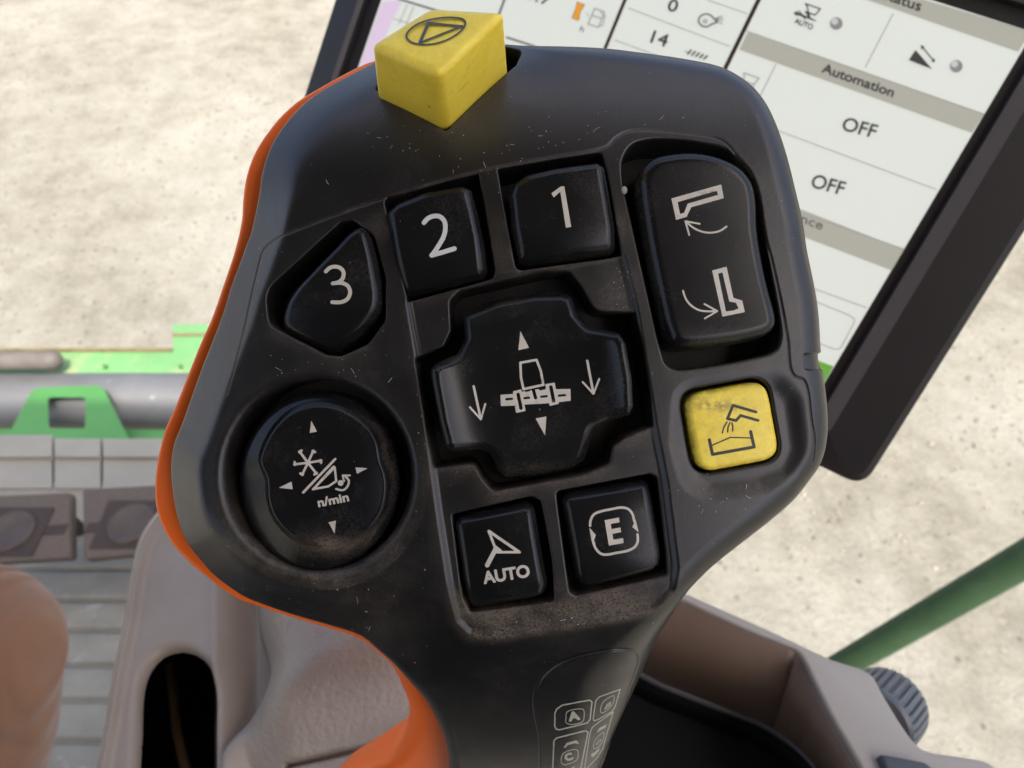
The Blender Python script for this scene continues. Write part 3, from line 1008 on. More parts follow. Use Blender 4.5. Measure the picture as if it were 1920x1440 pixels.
# cable inside the slot
cb = empty('cable', onz(330, 1330, CZ - .06))
tag(cb, 'thin brown cable hanging down inside the dark console slot', 'cable')
tube('cord', [onz(x, y, CZ - dz) for x, y, dz in ((318, 1250, .08), (325, 1310, .062), (331, 1370, .055), (345, 1430, .05), (368, 1500, .05), (400, 1600, .06))], 0.0018, simple('cable_brown', (0.10, 0.065, 0.03), .5), cb, 10, root=cb.location)

# right-hand side: the tray walls and rim
RZ = -0.165
rim_out = [(1225, 1080), (1290, 1113), (1400, 1162), (1480, 1198), (1560, 1236), (1632, 1262), (1655, 1300), (1700, 1372), (1730, 1404), (1800, 1418), (1850, 1428), (1872, 1445), (1900, 1640), (1640, 1640)]
rim_in = [(1225, 1098), (1288, 1128), (1396, 1178), (1476, 1210), (1494, 1218), (1507, 1233), (1528, 1275), (1560, 1340), (1596, 1402), (1612, 1430), (1620, 1445), (1630, 1470), (1640, 1540), (1640, 1640)]
def rimpoly(): return rim_out + rim_in[::-1]
prism('rim', [onz(x, y, RZ) for x, y in catmull(rimpoly(), 3)], (0, 0, -0.006), M_CONSR, con, 0.0012, root=croot)
# outer wall below the rim
def strip(name, A, B, mat, parent, root, smooth=False, thick=0.0025, label=None):
    n = len(A)
    V = [a_ - root for a_ in A] + [b2 - root for b2 in B]
    Fc = [(i, i + 1, n + i + 1, n + i) for i in range(n - 1)]
    me = mesh_py(name, V, Fc, smooth)
    o_ = link(name, me, mat, parent, label)
    m_ = o_.modifiers.new('thickness', 'SOLIDIFY'); m_.thickness = thick; m_.offset = 0
    return o_
ro_ = catmull(rim_out, 3, False)
strip('outer_wall', [onz(x, y, RZ - .003) - Vector((0.002, 0.002, 0)) for x, y in ro_], [onz(x, y, RZ - .003) + Vector((-0.006, -0.012, -0.10)) for x, y in ro_], M_CONSB, con, croot, True)
# inner walls: from rim edge down to the edge of the black tray
ri1 = [(1150, 1065), (1225, 1099), (1288, 1130), (1396, 1180), (1476, 1212), (1494, 1222)]
ri2 = [(1494, 1222), (1508, 1236), (1528, 1277), (1560, 1342), (1596, 1404), (1612, 1432), (1622, 1447), (1660, 1640)]
TZ = RZ - 0.048
tb1 = [(1120, 1215), (1193, 1258), (1240, 1283), (1340, 1322), (1418, 1352), (1450, 1368)]
tb2 = [(1450, 1368), (1462, 1376), (1482, 1390), (1506, 1410), (1530, 1436), (1548, 1465), (1556, 1490), (1580, 1640)]
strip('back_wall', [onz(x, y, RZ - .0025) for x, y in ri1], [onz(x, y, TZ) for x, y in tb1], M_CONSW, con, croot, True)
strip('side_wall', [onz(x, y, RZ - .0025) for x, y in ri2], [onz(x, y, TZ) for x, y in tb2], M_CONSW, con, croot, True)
tline = [(x, y) for x, y in tb1[:-1]] + tb2
tube('tray_edge', [onz(x, y, TZ + .001) for x, y in catmull(tline, 3, False)], 0.0016, M_TRAYR, con, 12, root=croot)
tray = [onz(x, y, TZ - .001) for x, y in tline] + [onz(900, 1640, TZ), onz(900, 1215, TZ)]
bot = [p + Vector((-.002, -.004, -.009)) for p in tray]
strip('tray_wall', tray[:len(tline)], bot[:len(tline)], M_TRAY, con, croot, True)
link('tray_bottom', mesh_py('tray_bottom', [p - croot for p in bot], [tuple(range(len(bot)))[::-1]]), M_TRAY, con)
# small dark switch cap at the lower right corner of the rim
prism('switch_cap', [onz(x, y, RZ + .004) for x, y in ((1650, 1413), (1735, 1428), (1764, 1452), (1760, 1500), (1690, 1500))], (0, 0, -.006), simple('cap_slate', (.045, .055, .065), .4), con, .001, root=croot)
# ribbed adjusting knob
kd = (CAMR @ Vector((0.70, 0.06, -0.71))).normalized()
kc = onz(1640, 1350, -0.185)
kn = 0.0132
def knob():
    V, Fc = [], []
    up = (CAMR @ Vector((0, 1, 0))); up = (up - kd * up.dot(kd)).normalized(); sd = kd.cross(up)
    N = 30 * 6
    prof = [(-.004, 0.0), (-.004, .90), (-.003, .97), (.0, 1.0), (.0125, 1.0), (.015, .96), (.0165, .88), (.017, .78), (.017, 0.0)]
    for z_, rr in prof:
        for k in range(N):
            a_ = 2 * math.pi * k / N
            g_ = 1.0
            ph = k % 6
            if -.001 < z_ < .0155 and ph in (0, 1): g_ = 0.925
            r_ = kn * rr * g_
            V.append(kc - croot + kd * z_ + (up * math.cos(a_) + sd * math.sin(a_)) * r_)
    for j in range(len(prof) - 1):
        for k in range(N):
            a_, b2 = j * N + k, j * N + (k + 1) % N
            Fc.append((a_, b2, b2 + N, a_ + N))
    me = mesh_py('knob', V, Fc, False)
    bm = bmesh.new(); bm.from_mesh(me); bmesh.ops.recalc_face_normals(bm, faces=bm.faces); bm.to_mesh(me); bm.free()
    return link('adjusting_knob', me, simple('knob_slate', (.085, .10, .12), .42, .06), con)
knob()

# ==================================================================================================
# THE CONTROL HANDLE
# ==================================================================================================
joy = empty('control_handle', (0, 0, 0), (TILT, 0, 0))
tag(joy, 'black multi-function joystick with orange back, covered in dusty push buttons', 'joystick')

def conv(P, z):
    """photo pixels at height z (mm, number or function of face coords) -> face coords"""
    P = np.asarray(P, float)
    U = P.copy()
    for _ in range(14):
        zz = z(U[:, 0], U[:, 1]) if callable(z) else z
        s = (D - zz) / D
        U = np.stack([CX + (P[:, 0] - CX) * s, CY + (P[:, 1] - CY) * s], 1)
    return U
def to3(u, v, z):
    return np.stack([(u - CX) * K, -(v - CY) * K, z], 1) / 1000.0

def z_base(u, v):
    z = -1.6 * ((u - 930) / 600)**2
    z = z - 3.2 * np.clip((330 - v) / 240, 0, 2)**2
    z = z - 22.0 * (np.clip(v - 1090, 0, 1300) / 500)**1.5
    return z
def z_edge(u, v):
    wr = sstep(u, 900, 1150); wn = sstep(v, 1120, 1330)
    rz = (1 - wr) * (4.4 + 1.9 * sstep(v, 930, 1120)) + wr * 4.6
    rz = rz * (1 - wn) + wn * (3.0 + 8.5 * wr)
    return z_base(u, v) - rz
OUT_PX = [(696, 122), (650, 146), (605, 171), (575, 192), (550, 217), (530, 242), (512, 270), (500, 300), (492, 330), (487, 367), (480, 402), (471, 440), (465, 455),
          (452, 492), (435, 537), (419, 590), (400, 640), (380, 690), (362, 740), (342, 797), (327, 835), (322, 879), (324, 908), (330, 946), (341, 984), (359, 1022), (382, 1051), (408, 1080),
          (455, 1115), (500, 1134), (560, 1154), (620, 1171), (680, 1191), (713, 1218), (740, 1241), (773, 1278), (800, 1311), (823, 1354), (837, 1394), (843, 1440), (848, 1520), (852, 1600), (850, 1700),
          (1020, 1700), (1065, 1600), (1095, 1520), (1121, 1440), (1141, 1383), (1167, 1323), (1193, 1267), (1220, 1208), (1247, 1160), (1280, 1113), (1312, 1078), (1343, 1050), (1390, 1013), (1440, 974), (1483, 936), (1510, 902), (1530, 873), (1542, 837), (1546, 793), (1543, 743), (1538, 704),
          (1533, 657), (1530, 603), (1525, 560), (1513, 500), (1507, 470), (1500, 421), (1484, 352), (1467, 287), (1450, 239), (1433, 204), (1409, 173), (1381, 151), (1343, 132), (1278, 118), (1209, 108), (1141, 99.5), (1060, 94), (979, 89), (920, 82), (850, 80), (780, 88), (735, 100)]
OUTL = catmull(conv(OUT_PX, z_edge), 3)
TRAYP = rounded(conv([(765, 560), (860, 535), (1165, 478), (1192, 590), (1226, 800), (1246, 900), (1266, 1060), (1262, 1105), (1225, 1140), (1100, 1166), (930, 1196), (880, 1192), (858, 1165), (845, 1100), (822, 950), (787, 690)], -1.5), 14, 4)
DISH = rounded(conv([(1262, 712), (1470, 690), (1515, 740), (1530, 850), (1505, 905), (1440, 930), (1330, 945), (1280, 920), (1256, 840)], 0), 60, 7)
LABEL_PX = [(1015, 1480), (1013, 1440), (1012, 1383), (1003, 1333), (1002, 1310), (1007, 1290), (1023, 1263), (1057, 1240), (1107, 1225), (1160, 1218), (1186, 1220), (1197, 1232), (1190, 1262), (1165, 1325), (1140, 1385), (1118, 1450), (1090, 1540), (1020, 1540)]
SEAM_PX = [(425, 740), (440, 685), (455, 627), (470, 560), (485, 497), (492, 472), (505, 457), (541, 437), (605, 412), (680, 385), (760, 359), (900, 320), (1037, 294), (1137, 275), (1154, 259), (1175, 247), (1209, 244), (1278, 249), (1354, 263), (1385, 296), (1409, 325), (1422, 369), (1436, 448), (1445, 480), (1463, 560), (1477, 637), (1482, 690), (1490, 705), (1507, 712), (1514, 727), (1522, 787), (1528, 827), (1524, 867)]
_cache = {}
def z_shell(u, v, full=True):
    u = np.asarray(u, float); v = np.asarray(v, float)
    z = z_base(u, v)
    d = -sd_poly(u, v, OUTL)
    wr = sstep(u, 900, 1150); wn = sstep(v, 1120, 1330)
    # left facet
    Wd = 84 + 40 * sstep(v, 950, 1150)
    soft = 3 + 47 * sstep(v, 930, 1120) + 30 * sstep(-v, -420, -250)
    x = Wd - d
    ramp = 0.5 * (x + np.sqrt(x * x + soft * soft)) - 0.5 * soft * 0.2
    z = z - 0.046 * np.maximum(ramp, 0) * (1 - wr) * (1 - wn)
    R = 6 * (1 - wr) + wr * 62
    R = R * (1 - wn) + wn * (40 + 150 * wr)
    Rz = 0.6 * (1 - wr) + wr * 4.6
    Rz = Rz * (1 - wn) + wn * (3.0 + 8.5 * wr)
    z = z - fil(np.maximum(d, 0), R, Rz)
    t = sd_poly(u, v, TRAYP, 60)
    z = z - 0.55 * smooth01((6 - t) / 16)
    t = sd_poly(u, v, DISH, 60)
    z = z - 0.55 * smooth01((4 - t) / 44)
    z = z + 0.28 * smooth01((-sd_poly(u, v, LABELP, 60) + 1) / 4) if LABELP is not None else z
    return z
LABELP = None
LABELP = catmull(conv(LABEL_PX, z_shell), 4)
SEAM = catmull(conv(SEAM_PX, z_shell), 4, False)
LINES = [conv(p, z_shell) for p in ([(765, 562), (776, 620), (786, 672)], [(1165, 478), (1180, 530), (1190, 590)])]

# pockets: (points, corner radii, edge fillet px, fillet mm)
def ell(cx, cy, rx, ry, n=48): return [(cx + rx * math.cos(2 * math.pi * k / n), cy + ry * math.sin(2 * math.pi * k / n)) for k in range(n)]
POCK = {
    'k3': (rounded([(498, 545), (640, 416), (664, 414), (700, 442), (722, 520), (722, 600), (690, 645), (640, 668), (610, 665), (505, 610)], [50, 14, 12, 20, 30, 20, 25, 22, 22, 30]), 4, .35),
    'k2': (rounded([(719, 372), (897, 325), (928, 505), (925, 522), (765, 566)], [14, 3, 10, 10, 5]), 3, .25),
    'k1': (rounded([(933, 317), (1130, 285), (1166, 480), (968, 508)], [3, 14, 6, 14]), 3, .25),
    'rocker': (catmull([(1168, 335), (1168, 300), (1185, 272), (1215, 262), (1260, 261), (1320, 268), (1362, 280), (1398, 312), (1418, 350), (1432, 430), (1445, 510), (1459, 590), (1463, 635), (1452, 658), (1400, 674), (1320, 688), (1270, 693), (1250, 683), (1240, 655), (1220, 570), (1195, 460), (1178, 385)], 5), 5, .4),
    'cross': (rounded([(843, 565), (860, 546), (1020, 510), (1068, 508), (1092, 540), (1115, 584), (1190, 586), (1206, 660), (1224, 800), (1168, 822), (1148, 838), (1142, 870), (1100, 890), (990, 910), (925, 922), (905, 898), (888, 868), (815, 878), (798, 780), (778, 672), (832, 650), (846, 620)], [14, 16, 10, 22, 10, 30, 5, 10, 8, 16, 12, 16, 16, 10, 16, 6, 22, 8, 10, 8, 14, 18]), 4, .3),
    'auto': (rounded([(848, 965), (996, 931), (1014, 940), (1034, 1050), (1040, 1128), (880, 1150), (868, 1120)], [6, 12, 12, 10, 8, 10, 10]), 4, .3),
    'e': (rounded([(1043, 922), (1218, 889), (1232, 896), (1252, 1078), (1080, 1118), (1068, 1110)], [10, 10, 10, 12, 10, 8]), 4, .3),
    'dump': (rounded([(1271, 735), (1438, 704), (1466, 863), (1300, 893)], 38, 10), 6, .4),
    'round': (ell(594, 893, 174, 181), 20, 1.5),
    'stop': (rounded([(700, 166), (836, 246), (968, 122), (980, 95), (950, 88), (800, 96)], [6, 6, 14, 8, 10, 10]), 3, .2),
}
POCKF = {k: (conv(p, z_shell), R, Rz) for k, (p, R, Rz) in POCK.items()}
def shell_s(X, Y):
    s = sd_poly(X, Y, OUTL)
    for P, R, Rz in POCKF.values():
        s = np.maximum(s, -sd_poly(X, Y, P, 40))
    # the index slot on the right edge
    return s
NOTCH = rounded(conv([(1505, 664), (1560, 660), (1562, 693), (1508, 693)], -2), 4, 3)
def shell_top(u, v):
    z = z_shell(u, v)
    for P, R, Rz in POCKF.values():
        z = z - fil(np.maximum(sd_poly(u, v, P, 40), 0), R, Rz)
    ds = sd_polyline(u, v, SEAM)
    z = z - 0.22 * np.exp(-(ds / 1.5)**2)
    for l in LINES:
        z = z - 0.15 * np.exp(-(sd_polyline(u, v, l) / 2.0)**2)
    z = z - 0.16 * np.exp(-((sd_poly(u, v, LABELP, 60) - 1) / 1.5)**2)
    n = sd_poly(u, v, NOTCH, 40)
    z = z - 1.1 * smooth01((1.5 - n) / 3)
    return to3(u, v, z)
def shell_dust(u, v):
    w = np.zeros_like(u)
    amt = {'round': 1.3, 'cross': 1.0, 'rocker': .5, 'k3': .5, 'k2': .35, 'k1': .35, 'auto': .9, 'e': .9, 'dump': .2, 'stop': .9}
    for k, (P, R, Rz) in POCKF.items():
        d = sd_poly(u, v, P, 40)
        dd = sd_poly(u, v - 5, P, 40)
        low = np.clip((d - dd) / 5, 0, 1)
        w += amt[k] * np.exp(-np.maximum(d, 0) / (9 + R)) * (0.12 + low**1.5) * (d < 39)
    t = sd_poly(u, v, TRAYP, 60); tt = sd_poly(u, v - 6, TRAYP, 60)
    w += 1.0 * np.exp(-((t - 2) / 12)**2) * np.clip((t - tt) / 6, 0, 1)
    w += 0.9 * smooth01(-t / 10) * sstep(v, 1070, 1150)
    t = sd_poly(u, v, DISH, 60); tt = sd_poly(u + 4, v - 5, DISH, 60)
    w += 0.7 * np.exp(-((t + 14) / 12)**2) * np.clip((t - tt) / 6, 0, 1)
    w += 0.35 * np.exp(-((u - 1150)**2 + (v - 545)**2) / 50.0**2) + .5 * np.exp(-((u - 715)**2 + (v - 430)**2) / 28.0**2) + .45 * np.exp(-((u - 1150)**2 + (v - 420)**2) / 38.0**2) + .3 * np.exp(-((u - 950)**2 + (v - 460)**2) / 60.0**2)
    w += 0.5 * np.exp(-(sd_polyline(u, v, SEAM) / 3)**2)
    w += .28 * np.exp(-((u - 700)**2 + (v - 1150)**2) / 90.0**2) 
    ds = sd_poly(u, v, OUTL)
    w += .55 * sstep(u, 330, 420) * sstep(-u, -760, -520) * sstep(ds, -90, -70) * sstep(v, 300, 500) * sstep(-v, -1150, -850)
    return np.clip(w * 1.5, 0, 1.6)
def shell_wear_sheen(u, v):
    d = -sd_poly(u, v, OUTL)
    w = sstep(-d, -95, -70) * sstep(-u, -760, -520) * sstep(v, 260, 420) * sstep(-v, -1180, -900)  # rubbed left facet, also greyed in colour for the light it catches
    w += .35 * sstep(-v, -330, -200) * sstep(u, 450, 700)  # paler towards the top: sky sheen put into the colour
    return w
def bot(z_add, inset=0.0, floor=None):
    cu, cv = 960.0, 760.0
    def f(u, v):
        z = np.minimum(z_base(u, v), 0) + z_add
        s = 1 - inset
        return to3(cu + (u - cu) * s, v if inset == 0 else v, z)
    return f
solid('handle_shell', shell_s, (OUTL[:, 0].min() - 6, OUTL[:, 1].min() - 6, OUTL[:, 0].max() + 6, 1960), 1.7, shell_top, bot(-11.0), M_SHELL, joy, share=True, attrs={'dust': shell_dust, 'wear_sheen': shell_wear_sheen},
      label='matt black front shell, scuffed and dusty')
# inside floor under all buttons
INN = OUTL
def inner_s(X, Y): return sd_poly(X, Y, OUTL) + 12
solid('button_well', inner_s, (OUTL[:, 0].min() - 6, OUTL[:, 1].min() - 6, OUTL[:, 0].max() + 6, 1960), 8.0, lambda u, v: to3(u, v, z_base(u, v) - 8.5), lambda u, v: to3(u, v, z_base(u, v) - 10), M_WELL, joy,
      attrs={'dust': lambda u, v: 0.35 + 0 * u})

# orange back shell
z_or = lambda u, v: z_base(u, v) - 10.3 - 2.4 * sstep(v, 1180, 1320)
ORG_PX = [(696, 120), (670, 131), (605, 166), (562, 192), (530, 220), (505, 250), (485, 280), (471, 310), (462, 342), (457, 380), (455, 412), (450, 440), (440, 478), (422, 532), (400, 595), (380, 640), (355, 702), (330, 765), (314, 800), (303, 840), (296, 880), (294, 915), (297, 952), (309, 987), (327, 1019), (356, 1051), (391, 1080), (424, 1105), (458, 1125),
          (499, 1138), (558, 1157), (618, 1174), (678, 1194), (711, 1219), (735, 1242), (755, 1283), (767, 1317), (765, 1350), (752, 1383), (737, 1405), (707, 1422), (670, 1440), (600, 1480), (560, 1560), (560, 1700),
          (1000, 1700), (1080, 1440), (1150, 1260), (1240, 1100), (1400, 960), (1480, 880), (1480, 700), (1440, 400), (1380, 220), (1200, 140), (1000, 110), (850, 100), (760, 105)]
ORGL = catmull(conv(ORG_PX, z_or), 4)
def org_top(u, v):
    d = -sd_poly(u, v, ORGL)
    # a crisp crest one third of the way in, falling away outwards
    z = z_base(u, v) - 8.5 + 2.5 * sstep(v, 1120, 1300) * 0
    wl = sstep(v, 1180, 1320)
    z = z - fil(np.maximum(d, 0), 15 + 35 * wl, 2.6 + 2.2 * wl) - 0.028 * np.clip(d - 13, 0, 60) * (1 - wl) - 2.0 * sstep(d, 50, 75) * (1 - wl)
    return to3(u, v, z)
solid('back_shell', lambda X, Y: sd_poly(X, Y, ORGL), (ORGL[:, 0].min() - 6, ORGL[:, 1].min() - 6, ORGL[:, 0].max() + 6, 2000), 3.0, org_top, bot(-18), M_ORANGE, joy, share=True,
      rings=[bot(-26, .06), bot(-33, .18), bot(-36, .40), bot(-37, .95)], label='glossy orange back half of the handle')

# ---------------------------------------------------------------- buttons
def button(name, px, zfun, R, Rz, depth=8.0, mat=M_KEY, step=1.7, dust=None, label=None, R2=None, curve=False):
    """px: outline traced in the photograph at the height of the cap's edge"""
    P0 = conv(px, lambda u, v: zfun(u, v) - Rz)
    bb = (P0[:, 0].min() - 4, P0[:, 1].min() - 4, P0[:, 0].max() + 4, P0[:, 1].max() + 4)
    def top(u, v):
        d = np.maximum(-sd_poly(u, v, P0), 0)
        z = zfun(u, v) - fil(d, R, Rz)
        return to3(u, v, z)
    def du(u, v):
        if dust is None: return 0.08 + 0 * u
        return dust(u, v, -sd_poly(u, v, P0))
    return solid(name, lambda X, Y: sd_poly(X, Y, P0), bb, step, top, lambda u, v: to3(u, v, z_base(u, v) - depth), mat, joy, share=True, attrs={'dust': du}, label=label), P0
def symbol(parent, prims, zfun, mat, name='symbol', lift=0.035, step=0.9, label=None):
    f, bb = prim_sdf(prims)
    def mp(off):
        def g_(x, y):
            P = np.stack([x, y], 1)
            U = conv(P, zfun)
            return to3(U[:, 0], U[:, 1], zfun(U[:, 0], U[:, 1]) + off)
        return g_
    return solid(name, f, bb, step, mp(lift), mp(-0.05), mat, parent, label=label)
edge_dust = lambda a: (lambda u, v, d: np.clip(0.02 + a * .7 * np.exp(-d / 4.0), 0, 1))

# numeral keys ---------------------------------------------------------------
def zk(vc, uc, z0=1.3, ku=0.0):
    return lambda u, v: z_base(u, v) + z0 - 1.3 * (np.clip(v - vc, 0, 200) / 85)**2 - 0.4 * ((u - uc) / 90)**2 + 0.004 * (vc - v)
z_k3 = zk(560, 620, 1.2)
k3, _ = button('number_button', catmull([(533, 600), (540, 572), (556, 545), (590, 508), (632, 465), (662, 435), (680, 428), (694, 440), (704, 470), (714, 520), (719, 560), (715, 585), (695, 612), (665, 640), (640, 662), (625, 667), (605, 656), (560, 634), (538, 618)], 4), z_k3, 18, 1.9,
               label='five-sided key marked 3 at the left of the number row', dust=edge_dust(.5))
symbol(k3, [S([(611, 509), (618, 502.5), (628, 500), (638, 502.5), (644, 510), (643, 521), (636, 528.5), (624, 531.5)], 7.2, curve=True), S([(624, 531.5), (640, 530.5), (652, 536), (656.5, 548), (652, 560), (640, 566.5), (623, 566.5)], 7.2, curve=True)], z_k3, M_PRINT, 'numeral')
z_k2 = zk(460, 820, 1.6)
k2, _ = button('number_button', rounded([(726, 402), (745, 384), (800, 362), (868, 351), (884, 357), (896, 400), (907, 450), (915, 512), (906, 526), (760, 562), (742, 500)], [8, 8, 20, 12, 12, 20, 20, 10, 8, 10, 20]), z_k2, 19, 1.8, dust=edge_dust(.3),
               label='square key marked 2 between keys 3 and 1')
z2 = Z(700, 240, 4.0)
symbol(k2, [S(z2(380, 710, 410, 678, 460, 660, 505, 668, 535, 705, 540, 760, 525, 820, 485, 890, 440, 955), 8.6, curve=True), S(z2(438, 955, 520, 932, 608, 905), 8.8)], z_k2, M_PRINTC, 'numeral')
z_k1 = zk(420, 1050, 1.9)
k1, _ = button('number_button', rounded([(953, 372), (962, 348), (985, 331), (1040, 318), (1118, 308), (1132, 316), (1140, 360), (1152, 430), (1153, 470), (1143, 480), (985, 502), (970, 494), (960, 440)], [14, 14, 14, 30, 10, 12, 30, 20, 10, 8, 12, 10, 20]), z_k1, 19, 1.9, dust=edge_dust(.45),
               label='square key marked 1 beside the tall rocker switch')
symbol(k1, [Pg(z2(1405, 440, 1432, 437, 1484, 742, 1444, 748, 1402, 478, 1352, 522, 1335, 490))], z_k1, M_PRINT, 'numeral')

# rocker ---------------------------------------------------------------------
z_rk = lambda u, v: z_base(u, v) + 2.2 + 0.9 * np.clip((v - 470) / 170, -1.15, 1.15)**2 + 0.002 * (470 - v) - 2.2 * np.clip((v - 610) / 60, 0, 2)**2 * .35
ZR = Z(1040, 220, 3.4286)
rk, _ = button('rocker_switch', catmull([(1193, 372), (1192, 345), (1202, 318), (1222, 300), (1255, 292), (1300, 290), (1345, 299), (1385, 320), (1406, 347), (1414, 385), (1416, 430), (1425, 490), (1437, 545), (1449, 592), (1449, 612), (1435, 629), (1395, 642), (1330, 652), (1272, 655), (1252, 646), (1242, 622), (1228, 565), (1212, 490), (1201, 430)], 4), z_rk, 24, 2.3, depth=8,
               dust=lambda u, v, d: np.clip(.03 + .35 * np.exp(-d / 4) + .55 * np.exp(-((v - 660)**2 / 14.0**2 + (u - 1345)**2 / 50.0**2)), 0, 1), label='tall black rocker switch with spout fold symbols')
symbol(rk, [Pg(ZR(750, 522, 1070, 432, 1087, 520, 878, 578, 848, 640, 780, 660)), Hole(ZR(790, 545, 1042, 472, 1050, 499, 855, 555, 832, 614, 806, 622))], z_rk, M_PRINT)
symbol(rk, [S(ZR(1105, 702, 1062, 730, 1000, 742, 940, 733, 888, 708, 852, 678), 3.6, curve=True), S(ZR(865, 757, 840, 668, 933, 685), 3.4)], z_rk, M_PRINT)
symbol(rk, [Pg(ZR(1012, 985, 1105, 960, 1148, 1160, 1205, 1178, 1222, 1252, 1078, 1282)), Hole(ZR(1050, 1004, 1078, 997, 1122, 1184, 1165, 1192, 1182, 1228, 1150, 1242, 1100, 1248))], z_rk, M_PRINT)
symbol(rk, [S(ZR(825, 1115, 842, 1165, 880, 1212, 940, 1243, 1035, 1246), 3.6, curve=True), S(ZR(962, 1200, 1045, 1246, 965, 1293), 3.4)], z_rk, M_PRINT)

# cross switch ---------------------------------------------------------------
cr = -0.19
def z_cr(u, v):
    x = (u - 995) * math.cos(cr) + (v - 720) * math.sin(cr)
    y = -(u - 995) * math.sin(cr) + (v - 720) * math.cos(cr)
    z = z_base(u, v) + 1.9
    z = z + 1.7 * (np.abs(x) / 168)**4.5 - 0.25 * (1 - np.clip(np.abs(x) / 165, 0, 1)**2)
    z = z - 0.022 * 0.5 * ((-y - 118) + np.sqrt((-y - 118)**2 + 60))
    z = z - 0.045 * 0.5 * ((y - 112) + np.sqrt((y - 112)**2 + 90))
    return z
CRP = rounded([(868, 592), (885, 580), (930, 562), (1000, 549), (1052, 548), (1072, 556), (1082, 590), (1100, 612), (1135, 618), (1160, 624), (1172, 642), (1184, 710), (1187, 762), (1180, 778), (1140, 790), (1112, 806), (1103, 835), (1095, 862), (1075, 876), (1000, 892), (945, 896), (930, 880), (920, 852), (900, 843), (850, 846), (836, 836), (824, 790), (810, 715), (808, 692), (822, 679), (858, 664), (872, 636)],
              [10, 10, 20, 20, 10, 12, 14, 16, 14, 10, 12, 30, 12, 8, 12, 14, 16, 12, 14, 20, 10, 10, 14, 14, 10, 8, 20, 20, 10, 8, 14, 16], 4)
crb, _ = button('cross_switch', CRP, z_cr, 20, 2.2, depth=8, dust=lambda u, v, d: np.clip(.02 + .35 * np.exp(-d / 4) + .5 * sstep(v, 855, 890) * sstep(d, 0, 8) + .3 * np.exp(-((u - 850)**2 + (v - 665)**2) / 18.0**2), 0, 1), label='cross-shaped black switch with machine outline and arrows')
Z4_ = Z(740, 480, 3.4286)
symbol(crb, [Pg(Z4_(808, 483, 864, 590, 795, 606))], z_cr, M_PRINT, 'arrow')
symbol(crb, [Pg(Z4_(906, 1045, 975, 1031, 967, 1154))], z_cr, M_PRINT, 'arrow')
symbol(crb, [S(Z4_(508, 838, 553, 1045), 4.6), S(Z4_(484, 972, 554, 1050, 583, 951), 3.6)], z_cr, M_PRINT, 'arrow')
symbol(crb, [S(Z4_(1238, 674, 1277, 882), 4.6), S(Z4_(1209, 810, 1278, 886, 1315, 790), 3.6)], z_cr, M_PRINT, 'arrow')
symbol(crb, [S(Z4_(808, 686, 912, 668, 940, 740, 956, 828, 828, 856, 812, 780), 4.6, True),
             Pg(Z4_(680, 892, 770, 886, 830, 870, 960, 850, 1050, 856, 1130, 855, 1132, 930, 1050, 940, 970, 948, 840, 955, 760, 962, 683, 965)),
             Pg(Z4_(768, 876, 808, 866, 834, 990, 786, 1000), 2.2), Pg(Z4_(976, 830, 1022, 822, 1048, 945, 1002, 955), 2.2),
             HL(Z4_(794, 890, 812, 978), 6.5), HL(Z4_(1004, 842, 1022, 932), 6.5), HL(Z4_(892, 862, 906, 912), 6.2),
             HL(Z4_(718, 921, 755, 918), 4.2), HL(Z4_(834, 914, 864, 911), 4.2), HL(Z4_(942, 905, 978, 901), 4.2), HL(Z4_(1055, 898, 1095, 894), 4.2), HL(Z4_(842, 868, 866, 864), 3.4), HL(Z4_(934, 858, 966, 852), 3.4)],
       z_cr, M_PRINT)

# round four-way pad ----------------------------------------------------------
PADI = catmull(conv([(480, 867), (487, 837), (510, 797), (543, 768), (587, 755), (633, 760), (673, 780), (700, 803), (715, 830), (720, 860), (730, 887), (733, 913), (728, 947), (710, 980), (680, 1007), (647, 1025), (600, 1030), (560, 1022), (527, 1000), (503, 967), (494, 933), (492, 900)], 1.0), 4)
def z_rd0(u, v):
    z = z_base(u, v) + 0.9 + 0.9 * (np.abs(u - 607) / 125)**2.6 - .3
    return z
def z_rd(u, v):
    d = -sd_poly(u, v, PADI, 60)
    t = smooth01((d + 5) / 17)
    out = np.clip(-d, 0, 60)
    z = z_base(u, v) + (z_rd0(u, v) - z_base(u, v) + 0.5) * t + (1 - t) * (0.35 - 0.035 * out)
    return z
rd, _ = button('round_pad', ell(600, 902, 147, 167), z_rd, 18, 2.0, depth=8, dust=lambda u, v, d: np.clip(.03 + 1.8 * np.exp(-((v - 1022)**2 / 20.0**2 + (u - 625)**2 / 62.0**2)) + .5 * np.exp(-((sd_poly(u, v, PADI, 60) - 1) / 4)**2) * sstep(v + .4 * (u - 600), 780, 860) + .2 * np.exp(-d / 4), 0, 1.8), label='round black four-way pad marked n/min')
Z5_ = Z(280, 660, 3.4286)
for tri in ((1041, 440, 1078, 512, 1032, 520), (832, 873, 914, 833, 922, 882), (1325, 742, 1405, 747, 1335, 783), (1152, 1095, 1200, 1083, 1191, 1167)):
    symbol(rd, [Pg(Z5_(*tri))], z_rd, M_PRINT, 'arrow')
star = []
for (x, y) in ((932, 722), (1106, 698), (965, 638), (1055, 634), (1075, 782), (982, 790)):
    star.append(S(Z5_(1020, 712, x, y), 4.4))
    dx, dy = x - 1020, y - 712; L_ = math.hypot(dx, dy); dx /= L_; dy /= L_
    star.append(S(Z5_(x - dx * 4 - dy * 14, y - dy * 4 + dx * 14, x - dx * 4 + dy * 4, y - dy * 4 - dx * 4), 4.4))
symbol(rd, star, z_rd, M_PRINT)
